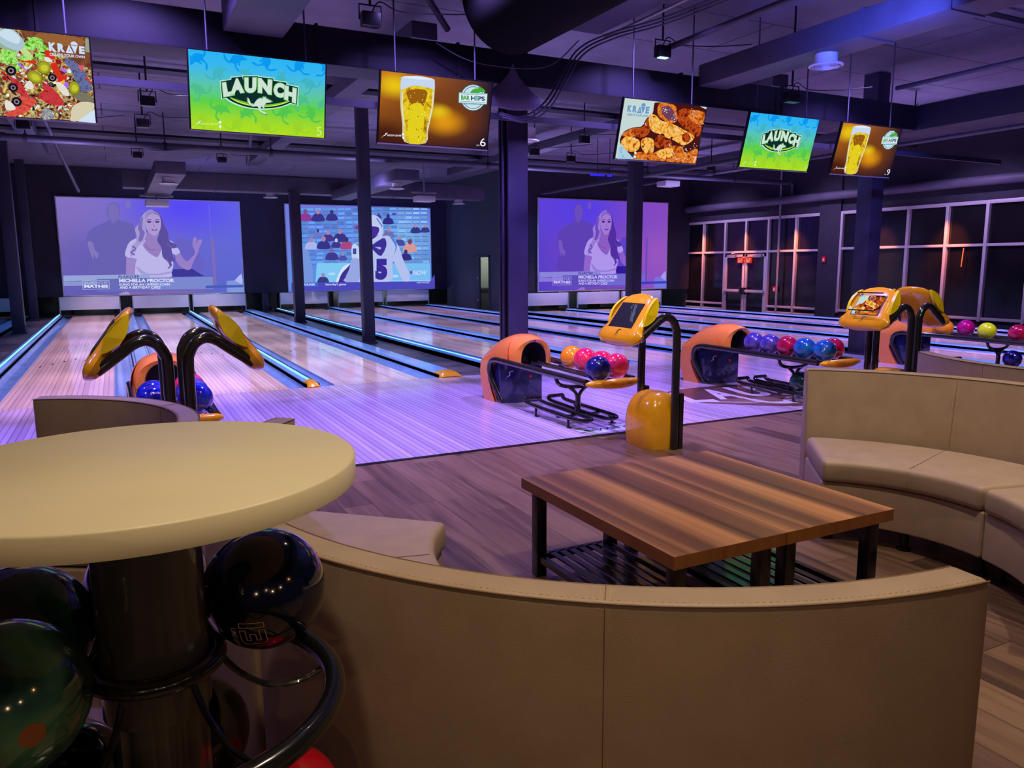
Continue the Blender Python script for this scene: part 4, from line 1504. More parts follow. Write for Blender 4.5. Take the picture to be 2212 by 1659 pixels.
# ================================================================== BALL RETURNS
def ball_return(xc, label):
    t = thing('ball_return', label, 'ball return', (xc, 6.3, 0))
    o = (xc, 6.3, 0)
    W = 0.25
    zb = 0.42
    prof = [(6.60, 0.676), (6.66, 0.702), (6.77, 0.717), (6.95, 0.705), (7.15, 0.64), (7.32, 0.53), (7.42, 0.42), (7.46, 0.30), (7.45, 0.15), (7.40, 0.0)]
    pf = [(p.x, p.y) for p in spl([(a, c_, 0) for a, c_ in prof], 4)]
    b = MB()
    NA = 20
    rows = []
    for (y, z) in pf:
        row = []
        for j in range(NA + 1):
            a = PI * j / NA
            x = xc + W * (1 if z > zb else (0.92 + 0.08 * z / zb)) * math.cos(a) * (1.0 if y > 6.8 else 0.86 + 0.14 * (y - 6.6) / 0.2)
            if z > zb:
                zz = zb + (z - zb) * math.sin(a) ** 0.75 if 0 < j < NA else zb
                yy = y + (0.06 * abs(math.cos(a)) ** 3 if y < 6.8 else -0.10 * abs(math.cos(a)) ** 4)
            else:
                zz = z
                yy = y - 0.10 * abs(math.cos(a)) ** 4
            row.append((x, yy, zz))
        rows.append(row)
    b.grid(rows)
    # side skirts at the back, down to the floor
    for s_ in (-1, 1):
        x = xc + s_ * W
        sk = [(7.02, zb), (7.14, 0.36), (7.18, 0.24), (7.12, 0.12), (7.04, 0.0), (7.31, 0.0), (7.36, 0.15), (7.37, 0.30), (7.33, zb)]
        b.add([(x - s_ * 0.02 * (1 - min(1, z / zb)), y, z) for y, z in sk], [tuple(range(len(sk)))])
        b.add([(x - s_ * 0.03 - s_ * 0.02 * (1 - min(1, z / zb)), y, z) for y, z in sk], [tuple(range(len(sk)))])
    # front ring around the opening
    ring_o, ring_i, deep = [], [], []
    hw = W * 0.86
    for j in range(NA + 1):
        a = PI * j / NA
        yy = 6.60 + 0.06 * abs(math.cos(a)) ** 3
        zo = zb + (0.676 - zb) * (math.sin(a) ** 0.75 if 0 < j < NA else 0)
        ring_o.append((xc + hw * math.cos(a), yy, zo))
        k = 0.60
        zi = zb + 0.226 * (math.sin(a) ** 0.6 if 0 < j < NA else 0)
        ring_i.append((xc + 0.142 * math.cos(a), 6.635, zi))
        deep.append((xc + 0.136 * math.cos(a), 6.95, zi - 0.01))
    ring_o = [b.v[j] for j in range(NA + 1)]
    b.grid([ring_o, [(xc + 0.150 * math.cos(PI * j / NA), 6.612, zb + 0.234 * (math.sin(PI * j / NA) ** 0.6 if 0 < j < NA else 0)) for j in range(NA + 1)], ring_i])
    b.build('hood_shell', M_orange, t, o, sharp=50)
    b = MB()
    b.grid([ring_i, deep])
    b.add(deep, [tuple(range(len(deep)))])
    b.build('hood_opening', M_black, t, o)
    b = MB()
    b.lathe([(0.016, -0.006), (0.016, 0.004), (0.009, 0.006), (0.0001, 0.006)], (0, 0, 0), 14)
    b.v = [(xc + v[0] * 0.8, 6.606 - v[2], 0.663 + v[1] * 0.8) for v in b.v]
    b.build('hood_badge', pbr('violet_badge', (130, 60, 190), 0.2), t, o)
    # accelerator housing
    b = MB()
    b.prism([(xc - 0.20, 6.98), (xc - 0.05, 6.90), (xc + 0.235, 6.88), (xc + 0.235, 7.20), (xc - 0.20, 7.26)], 'z', 0.0, 0.40)
    hsg = b.build('motor_housing', M_navy, t, o, bevel=0.008)
    b = MB()
    b.lathe([(0.016, 0), (0.016, 0.012), (0.0001, 0.016)], (0, 0, 0), 14)
    b.v = [(xc + 0.10 + v[0], 6.893 - v[2], 0.27 + v[1]) for v in b.v]
    b.build('reset_button', M_red, hsg, o)
    p = Picture(0.10, 0.10, 0.0004)
    zmark(p, 0.5, 0.5, 0.8, M_silver)
    pm = p.build('maker_mark', hsg, (-0.115, 6.925 - 6.3, 0.30), (0, 0, math.atan2(-0.08, 0.15)))
    # side arms: tubes rising from the floor and bending into the rails
    for s_ in (-1, 1):
        path = [(xc + s_ * 0.17, 6.98, 0.012), (xc + s_ * 0.215, 7.06, 0.16), (xc + s_ * 0.245, 7.12, 0.30), (xc + s_ * 0.25, 7.10, 0.40), (xc + s_ * 0.25, 7.00, 0.445), (xc + s_ * 0.245, 6.80, 0.45), (xc + s_ * 0.24, 6.3, 0.445), (xc + s_ * 0.235, 5.30, 0.435)]
        b = MB()
        b.tube(spl(path, 8), 0.030, 12)
        b.build('side_rail', M_tube, t, o)
        b = MB()
        b.tube([(xc + s_ * 0.035, 6.60, 0.452), (xc + s_ * 0.035, 5.26, 0.440)], 0.013, 10)
        b.tube([(xc + s_ * 0.20, 6.60, 0.456), (xc + s_ * 0.20, 5.26, 0.444)], 0.008, 8)
        b.build('ball_rail', M_tube, t, o)
    # turned-up back guard
    b = MB()
    b.tube(spl([(xc + 0.24, 6.62, 0.45), (xc + 0.27, 6.52, 0.40), (xc + 0.24, 6.42, 0.43), (xc + 0.23, 6.40, 0.50)], 6), 0.014, 8)
    b.build('guard_hook', M_tube, t, o)
    # front bar
    b = MB()
    rows = []
    for i in range(17):
        f = i / 16
        x = xc - 0.27 + 0.54 * f
        yb_ = 5.24 - 0.07 * math.sin(PI * f)
        rr = 0.046 * (0.55 + 0.45 * math.sin(PI * min(1, max(0, f)))) * (0.5 if i in (0, 16) else 1)
        rows.append([(x, yb_ + rr * 1.2 * math.cos(2 * PI * j / 12), 0.432 + rr * math.sin(2 * PI * j / 12)) for j in range(12)])
    b.grid(rows, closeu=True, cap0=True, cap1=True)
    b.build('front_bar', M_amber, t, o)
    # pedestal with a forked cradle
    b = MB()
    b.tube([(xc, 5.80, 0.05), (xc, 5.80, 0.26)], 0.024, 12)
    b.tube(spl([(xc - 0.22, 5.82, 0.425), (xc - 0.20, 5.81, 0.36), (xc - 0.12, 5.80, 0.33), (xc, 5.80, 0.32), (xc + 0.12, 5.80, 0.33), (xc + 0.20, 5.81, 0.36), (xc + 0.22, 5.82, 0.425)], 6), 0.018, 10)
    b.tube(spl([(xc - 0.10, 5.80, 0.325), (xc - 0.03, 5.80, 0.27), (xc, 5.80, 0.20)], 5), 0.016, 8)
    b.tube(spl([(xc + 0.10, 5.80, 0.325), (xc + 0.03, 5.80, 0.27), (xc, 5.80, 0.20)], 5), 0.016, 8)
    b.build('pedestal', M_tube, t, o)
    # low storage rails
    for s_ in (-1, 1):
        xo, xi = xc + s_ * 0.21, xc + s_ * 0.05
        path = [(xo, 6.42, 0.135), (xo, 6.38, 0.10), (xo, 6.1, 0.09), (xo, 5.60, 0.085), (xo - s_ * 0.02, 5.47, 0.085), (xo - s_ * 0.08, 5.42, 0.085), (xi + s_ * 0.02, 5.47, 0.085), (xi, 5.60, 0.085), (xi, 6.1, 0.09), (xi, 6.38, 0.10), (xi, 6.42, 0.135)]
        b = MB()
        b.tube(spl(path, 6), 0.019, 10)
        b.tube([(xo, 6.42, 0.135), (xi, 6.42, 0.135)], 0.019, 10)
        b.build('storage_rail', M_tube, t, o)
        for y in (6.2, 5.62):
            b = MB()
            b.tube([(xo, y, 0.08), (xo + s_ * 0.02, y - 0.03, 0.008)], 0.012, 8)
            b.box(xo - 0.01, xo + 0.045 if s_ > 0 else xo + 0.01, y - 0.05, y - 0.01, 0.0, 0.008)
            b.build('foot', M_tube, t, o)
    b = MB()
    b.box(xc - 0.22, xc + 0.22, 5.78, 5.82, 0.055, 0.07)
    b.build('cross_bar', M_tube, t, o)
    return t


XR = (0.29, 3.62, 6.30, 9.83)
ball_return(XR[0], 'orange hooded ball return behind the black double tube console at left')
ball_return(XR[1], 'orange hooded ball return in the middle holding orange, pink and navy balls')
ball_return(XR[2], 'orange hooded ball return holding purple, crimson and blue balls')
ball_return(XR[3], 'orange hooded ball return at right with magenta and yellow balls')
Zb = 0.545
FH = ((-0.5, -0.75, 0.35), (0, 0, 1))
g = 'balls on the %s ball return'
# middle rack
ball((3.735, 6.10, Zb), ORNB, 'plain bright orange bowling ball, farthest on the middle ball return')
ball((3.735, 5.865, Zb), PINKB, 'pink bowling ball next to the plain orange ball on the middle return')
ball((3.735, 5.60, Zb), PINKB, 'pink bowling ball half hidden between two other pink ones, middle return')
ball((3.735, 5.375, Zb), PINKB, 'pink bowling ball at the front bar, behind the navy ball')
ball((3.50, 5.30, Zb), NAVYB, 'glossy navy bowling ball at the front of the middle ball return', holes=((-0.25, -0.75, 0.55), (0, 0, 1)))
# right-middle rack
for y, c_, lab in ((6.29, PURPLE, 'marbled purple bowling ball nearest the orange hood, second ball return'),
                   (6.055, PURPLE, 'marbled purple bowling ball beside the crimson one, second ball return'),
                   (5.815, CRIM, 'crimson bowling ball between purple and blue balls, second ball return'),
                   (5.585, BLUEB, 'blue bowling ball next to the crimson one, second ball return'),
                   (5.33, BLUEB, 'blue bowling ball with a white mark at the front bar, second ball return')):
    o = ball((6.185, y, Zb), c_, lab, holes=(((-0.3, -0.8, -0.4), (0, 0, 1)) if c_ is CRIM else ((-0.1, -0.7, 0.6), (0, 0, 1)) if y < 5.4 else None))
    if y < 5.4:
        zball(o, (-0.75, -0.6, 0.25), (0, 0, 1), 0.05, M_silver)
ball((6.415, 5.43, Zb), CRIM, 'crimson bowling ball peeking out behind the front blue ball, second ball return')
ball((6.17, 5.60, 0.20), TEALB, 'dark teal bowling ball on the low rails of the second ball return')
# right rack
ball((9.83, 6.73, 0.532), ORNB, 'orange bowling ball in the mouth of the right hood, behind the console head')
ball((9.715, 6.46, Zb), ORNB, 'orange bowling ball on the rails beside the magenta ball, right return')
ball((9.945, 6.32, Zb), MAGB, 'magenta bowling ball beside the orange one on the right return')
ball((9.715, 5.90, Zb), YELB, 'lime yellow bowling ball on the right ball return')
ball((9.715, 5.52, Zb), CRIM, 'crimson bowling ball right of the lime yellow one')
ball((9.945, 5.44, Zb), BLUEB, 'teal blue bowling ball cut by the right edge of the picture')
ball((9.96, 5.70, 0.20), NAVYB, 'navy bowling ball on the low rails of the right ball return')
# left rack
for x, y, c_, lab in ((0.17, 5.60, RBLUE, 'royal blue bowling ball behind the front one, left of the double console tubes'),
                      (0.17, 5.36, RBLUE, 'royal blue bowling ball with white lettering, left of the double console tubes'),
                      (0.41, 5.36, RBLUE, 'royal blue bowling ball at the front, right of the double console tubes'),
                      (0.41, 5.62, PURPLE, 'violet blue bowling ball behind the front one, right of the double console tubes'),
                      (0.41, 5.86, PINKB, 'pink bowling ball barely showing behind the blue balls at left')):
    o = ball((x, y, Zb), c_, lab, holes=((-0.2 if x < 0.3 else -0.3, -0.7, 0.5), (0, 0, 1)) if y > 5.5 or x > 0.3 else None,
             marks=(('Switch', (0.1, -0.85, 0.75), (0, 0, 1), 0.085, 0.02, M_silver, {'shear': 0.3}),) if (x < 0.3 and y < 5.5) else ())


# ================================================================== SCORING CONSOLES
def console_head(parent, org, sgn, xp, y0, y1, lit=None, label=None):
    """head leaning out in direction sgn*x from the post at xp; profile in the X-Z plane"""
    yc = (y0 + y1) / 2
    # frame of the head: t runs from the low outer end to the high inner end
    P0 = Vector((-0.385, 0.845))
    P1 = Vector((-0.165, 1.165))
    T = (P1 - P0)
    Ln = T.length
    T.normalize()
    Nn = Vector((-T.y, T.x))                     # outward (screen side)
    def pt(t, n, y):
        q = P0 + T * t + Nn * n
        return (xp + sgn * (-q.x) if False else xp + (q.x if sgn < 0 else -q.x), y, q.y)
    # stations: t, half width, front bulge, back bulge
    S = [(-0.045, 0.14, -0.012, 0.012), (-0.03, 0.21, 0.012, 0.034), (0.0, 0.252, 0.028, 0.048), (0.03, 0.266, 0.034, 0.054), (0.06, 0.262, 0.036, 0.056), (0.085, 0.240, 0.036, 0.055), (0.12, 0.224, 0.034, 0.052),
         (0.22, 0.216, 0.032, 0.048), (0.30, 0.206, 0.028, 0.038), (0.35, 0.186, 0.022, 0.026), (0.385, 0.13, 0.014, 0.014), (0.402, 0.06, 0.004, 0.004)]
    rows = []
    for t, hw, f, bk in S:
        ring = []
        ww = hw
        ch = min(0.05, hw * 0.25)
        for (yy, n) in ((-ww + ch, f), (-ww * 0.5, f + 0.002), (0, f + 0.003), (ww * 0.5, f + 0.002), (ww - ch, f), (ww - ch * 0.3, f * 0.6), (ww, 0.0), (ww - ch * 0.3, -bk * 0.6), (ww - ch, -bk), (ww * 0.4, -bk - 0.01), (0, -bk - 0.014), (-ww * 0.4, -bk - 0.01), (-ww + ch, -bk), (-ww + ch * 0.3, -bk * 0.6), (-ww, 0.0), (-ww + ch * 0.3, f * 0.6)):
            ring.append(pt(t, n, yc + yy))
        rows.append(ring)
    b = MB()
    b.grid(rows, closeu=True, cap0=True, cap1=True)
    hd = b.build('console_head', M_amber, parent, org, sharp=45)
    # yellow lens shaped side panels
    for s_ in (-1, 1):
        b = MB()
        pts = []
        n = 14
        for i in range(n + 1):
            f = i / n
            pts.append((0.125 + 0.25 * f, 0.036 * math.sin(PI * f) ** 0.8 if 0 < i < n else 0))
        for i in range(n - 1, 0, -1):
            f = i / n
            pts.append((0.125 + 0.25 * f, -0.050 * math.sin(PI * f) ** 0.8))
        vs = []
        for (tt, nn) in pts:
            hw = 0.232 - 0.034 * max(0, (tt - 0.20) / 0.175) ** 2
            vs.append(pt(tt, nn, yc + s_ * (hw + 0.003)))
        vs2 = [(v[0], v[1] - s_ * 0.03, v[2]) for v in vs]
        k = len(vs)
        b.add(vs + vs2, [tuple(range(k))] + [(i, (i + 1) % k, k + (i + 1) % k, k + i) for i in range(k)])
        b.build('side_panel', M_yellow, hd, org, smooth=False)
    # screen with a thin raised frame on the outer face
    b = MB()
    b.add([pt(0.082, 0.0395, yc - 0.148), pt(0.082, 0.0395, yc + 0.148), pt(0.300, 0.0345, yc + 0.138), pt(0.300, 0.0345, yc - 0.138),
           pt(0.082, 0.030, yc - 0.148), pt(0.082, 0.030, yc + 0.148), pt(0.300, 0.024, yc + 0.138), pt(0.300, 0.024, yc - 0.138)],
          [(0, 1, 2, 3), (0, 1, 5, 4), (1, 2, 6, 5), (2, 3, 7, 6), (3, 0, 4, 7)])
    sc_ = b.build('touch_screen', M_screen_off if lit is None else M_black, hd, org, smooth=False)
    # basis of the face for artwork
    X = Vector(pt(0.2, 0, yc + (0.1 if sgn < 0 else -0.1))) - Vector(pt(0.2, 0, yc))
    # seen from outside the head, picture right points towards -y for heads leaning to -x
    X = Vector((0, -1, 0)) if sgn < 0 else Vector((0, 1, 0))
    Z = (Vector(pt(0.300, 0.0345, yc)) - Vector(pt(0.082, 0.0395, yc))).normalized()
    Nv = X.cross(Z)
    ctr = (Vector(pt(0.082, 0.0395, yc)) + Vector(pt(0.300, 0.0345, yc))) / 2
    if (ctr + Nv * 0.1 - Vector(pt(0.2, 0.0, yc))).length < (ctr - Nv * 0.1 - Vector(pt(0.2, 0.0, yc))).length:
        Nv = -Nv
        X = -X
    Mx = Matrix((X, -Nv, Z)).transposed().to_4x4()
    if lit:
        p = Picture(0.272, 0.205, 0.0003)
        lit(p)
        o = p.build('screen_image', sc_)
        Mx.translation = ctr + Nv * 0.0012 - Vector(org)
        o.matrix_local = Mx
    else:
        p = Picture(0.272, 0.205, 0.0003)
        ink = em((120, 130, 160), 1.0)
        p.text('KRAVE', 0, 0, 1, 1, ink, quad=((0.60, 0.0), (0.72, 0.04), (0.95, 0.80), (0.83, 0.76)), bold=0.02)
        p.line([(0.52, 0.03), (0.56, 0.10), (0.50, 0.16), (0.58, 0.22)], 0.02, ink, smooth=3)
        p.line([(0.62, 0.32), (0.70, 0.45), (0.80, 0.72)], 0.012, ink, smooth=3)
        o = p.build('screen_image', sc_)
        Mx.translation = ctr + Nv * 0.0012 - Vector(org)
        o.matrix_local = Mx
    # maker's mark under the screen
    p = Picture(0.075, 0.075, 0.0003)
    zmark(p, 0.5, 0.5, 0.85, M_black)
    o = p.build('maker_mark', hd)
    c2_ = Vector(pt(0.040, 0.040, yc - 0.01))
    Mx2 = Mx.copy()
    Mx2.translation = c2_ + Nv * 0.002 - Vector(org)
    o.matrix_local = Mx2
    return hd


M_screen_off = pbr('dark_screen_glass', (14, 16, 20), 0.45, var=0.02, spec=0.25)


def console(xc, sides, label, lits=(None, None)):
    """tubes at Y 4.56 and 4.99; heads lean to -x and/or +x"""
    y0, y1 = 4.56, 4.99
    t = thing('scoring_console', label, 'scoring console', (xc, 4.78, 0))
    org = (xc, 4.78, 0)
    double = len(sides) == 2
    for s_, lit in zip(sides, lits):
        xp = xc + (s_ * 0.052 if double else 0)
        q = lambda dx: xp + s_ * dx
        for y in (y0, y1):
            path = [(q(0), y, 0.0), (q(0), y, 0.5), (q(0), y, 0.86), (q(0.012), y, 0.93), (q(0.045), y, 0.985), (q(0.10), y, 1.01), (q(0.155), y, 0.995), (q(0.21), y, 0.955), (q(0.345), y, 0.855)]
            sp_ = spl(path, 6)
            sp_ = [(p.x, p.y, p.z) for p in sp_]
            b = MB()
            b.tube(sp_, 0.031, 16)
            b.build('arch_tube', M_tube, t, org)
        # bracket posts at the feet
        for y in (y0, y1):
            if not double:
                b = MB()
                b.box(q(0.0) + 0.03, q(0.0) + 0.068, y - 0.022, y + 0.022, 0.0, 0.43)
                b.build('foot_bracket', M_metalblk, t, org, bevel=0.004)
        console_head(t, org, s_, xp, y0, y1, lit)
    # rounded base between the tubes
    yc = (y0 + y1) / 2
    b = MB()
    rows = []
    for (z, k) in ((0.0, 0.90), (0.03, 0.95), (0.12, 1.0), (0.20, 0.99), (0.28, 0.93), (0.34, 0.82), (0.385, 0.66), (0.415, 0.42), (0.425, 0.1)):
        row = []
        ax, ay = (0.205, 0.205)
        for j in range(28):
            a = 2 * PI * j / 28
            ca, sa = math.cos(a), math.sin(a)
            row.append((xc - (0.02 if not double else 0) + ax * k * math.copysign(abs(ca) ** 0.75, ca) * (0.8 if (ca > 0 and not double) else 1.0), yc + ay * (0.5 + 0.5 * k) * math.copysign(abs(sa) ** 0.55, sa) * (1.0 if z < 0.3 else (0.72 + 0.28 * k)), z))
        rows.append(row)
    b.grid(rows, closeu=True, cap0=True, cap1=True)
    ob = b.build('base_cover', [M_amber, M_yellow], t, org, sharp=60)
    for pl in ob.data.polygons:
        if pl.center.x > (0.06 if not double else 9):
            pl.material_index = 1
    return t


# ================================================================== TELEVISION PICTURES
def px_wings(p):
    """glazed chicken pieces; zoomed picture coordinates"""
    sauce = em_noise('glaze_dark', [(60, 14, 10), (150, 44, 12), (196, 84, 30), (120, 30, 14)], 22)
    gold = em_noise('glaze_gold', [(170, 70, 14), (236, 160, 50), (250, 206, 110), (214, 120, 30)], 20)
    mid = em_noise('glaze_amber', [(120, 40, 10), (206, 96, 24), (236, 140, 50), (150, 50, 16)], 20)
    pale = em((206, 214, 196))
    p.rect(0, 0, 1, 1, em_bilinear('pale_plate', (196, 214, 206), (206, 226, 236), (196, 214, 222), (206, 206, 214)), raw=True)
    p.poly([(930, 270), (1400, 300), (1920, 400), (1800, 1000), (1720, 1525), (420, 1440), (330, 1320), (170, 1120), (240, 900), (430, 800), (610, 770), (700, 620), (830, 500), (860, 330)], em((70, 20, 20)), smooth=3)
    p.poly([(230, 920), (440, 810), (560, 830), (520, 960), (420, 1000), (240, 980)], mid, smooth=4)
    p.poly([(190, 1100), (290, 990), (440, 1010), (560, 1060), (570, 1200), (480, 1290), (330, 1290), (220, 1220)], gold, smooth=4)
    p.poly([(420, 830), (640, 780), (700, 640), (780, 640), (760, 900), (620, 1000), (470, 960)], sauce, smooth=4)
    p.poly([(1330, 480), (1460, 390), (1700, 440), (1870, 480), (1830, 760), (1760, 960), (1600, 900), (1440, 760), (1340, 640)], sauce, smooth=4)
    p.poly([(1600, 420), (1880, 470), (1840, 700), (1700, 700), (1560, 560)], mid, smooth=4)
    p.poly([(950, 320), (1050, 280), (1280, 330), (1320, 480), (1320, 640), (1200, 700), (1000, 600), (930, 480)], mid, smooth=4)
    p.poly([(1010, 380), (1150, 340), (1260, 460), (1310, 640), (1230, 640), (1100, 600), (1030, 500)], em((110, 60, 90)), smooth=4)
    p.poly([(750, 600), (800, 520), (900, 540), (1000, 640), (1200, 700), (1400, 790), (1560, 880), (1680, 970), (1600, 1080), (1440, 1150), (1280, 1060), (1120, 1000), (1000, 930), (860, 890), (780, 800)], gold, smooth=4)
    p.poly([(1430, 930), (1540, 900), (1600, 1000), (1560, 1080), (1440, 1060)], sauce, smooth=4)
    p.poly([(600, 1060), (700, 1000), (840, 1040), (860, 1180), (830, 1310), (700, 1330), (610, 1220)], gold, smooth=4)
    p.poly([(880, 1040), (960, 940), (1080, 960), (1060, 1120), (960, 1220), (880, 1160)], sauce, smooth=4)
    p.poly([(1050, 1080), (1180, 1040), (1220, 1180), (1090, 1260)], sauce, smooth=4)
    p.poly([(450, 1430), (480, 1330), (600, 1300), (780, 1330), (900, 1290), (1080, 1220), (1240, 1160), (1420, 1180), (1500, 1300), (1740, 1220), (1720, 1525), (1100, 1490)], mid, smooth=4)
    p.poly([(900, 1300), (1080, 1220), (1240, 1230), (1200, 1380), (1000, 1420)], gold, smooth=4)
    rr = random.Random(5)
    for (cx, cy, rx, ry, n) in ((1090, 430, 80, 60, 16), (1240, 600, 60, 90, 14), (1650, 530, 70, 110, 16), (1500, 1260, 70, 120, 14), (1230, 1340, 50, 60, 9), (430, 1010, 40, 40, 6), (680, 720, 50, 50, 6), (760, 1260, 50, 40, 6), (1560, 1030, 60, 60, 7),
                                (1780, 620, 60, 160, 10), (1150, 1130, 40, 50, 6), (1650, 1180, 60, 120, 10), (1350, 1420, 300, 50, 14), (860, 700, 80, 50, 7), (1300, 820, 160, 60, 9)):
        for _ in range(n):
            x, y = cx + rr.gauss(0, rx * 0.5), cy + rr.gauss(0, ry * 0.5)
            p.ell(x, y, rr.uniform(4, 16), rr.uniform(4, 9), em((236, 226, 232)), rr.uniform(0, 3), 7)
    for (x, y, r_) in ((820, 560, 24), (1000, 930, 40), (580, 900, 30), (1180, 1000, 34), (600, 1180, 26), (860, 1240, 34), (1420, 1000, 26), (1330, 700, 30)):
        p.ell(x, y, r_, r_ * 0.6, em((84, 20, 12)), rr.uniform(0, 3), 9)


def krave(p, q, m, m2):
    """q: TL,TR,BR,BL of the word block"""
    def at_(u, v):
        (ax, ay), (bx, by), (cx, cy), (dx, dy) = q
        return ((1 - u) * (1 - v) * ax + u * (1 - v) * bx + u * v * cx + (1 - u) * v * dx, (1 - u) * (1 - v) * ay + u * (1 - v) * by + u * v * cy + (1 - u) * v * dy)
    for ch, u0, u1 in (('K', 0.0, 0.20), ('R', 0.24, 0.44), ('E', 0.84, 1.0)):
        p.text(ch, 0, 0, 0, 0, m, bold=0.06, quad=(at_(u0, 0.22), at_(u1, 0.22), at_(u1, 0.72), at_(u0, 0.72)))
    p.poly([at_(0.56, 0.22), at_(0.68, 0.74), at_(0.46, 0.74)], m)
    p.ell(*at_(0.565, 0.58), abs(q[1][0] - q[0][0]) * 0.025, abs(q[1][0] - q[0][0]) * 0.025, m2)
    p.poly([at_(0.61, 0.24), at_(0.80, 0.24), at_(0.725, 0.76)], m)
    pts = []
    for i in range(14):
        a = PI * i / 13
        pts.append(at_(0.705 + 0.10 * math.cos(a), 0.20 - 0.22 * math.sin(a)))
    p.poly(pts, m)
    p.text('CREATE YOUR OWN', 0, 0, 0, 0, m, bold=0.03, quad=(at_(0, 0.82), at_(1.0, 0.82), at_(1.0, 1.0), at_(0, 1.0)))


def pic_wings(W, Hh):
    p = Picture(W, Hh, 0.0002, homog(((270, 190), (1925, 355), (1700, 1525), (80, 1435))))
    px_wings(p)
    krave(p, ((300, 270), (745, 300), (700, 580), (270, 545)), em((96, 150, 196)), em((196, 214, 206)))
    p.poly([(130, 1110), (420, 1440), (80, 1436)], em((170, 206, 224)))
    p.line([(190, 1200), (150, 1240), (165, 1320)], 14, em((96, 160, 206)), smooth=3)
    p.text('R', 170, 1360, 225, 1420, em((120, 180, 214)), bold=0.03)
    p.ell(445, 1310, 24, 24, em((236, 240, 250)))
    p.ell(432, 1390, 24, 26, em((226, 236, 250)))
    p.poly([(340, 1330), (420, 1345), (400, 1400), (370, 1390)], em((20, 50, 90)))
    p.text('7', 1600, 1370, 1680, 1500, em((226, 226, 236)))
    return p


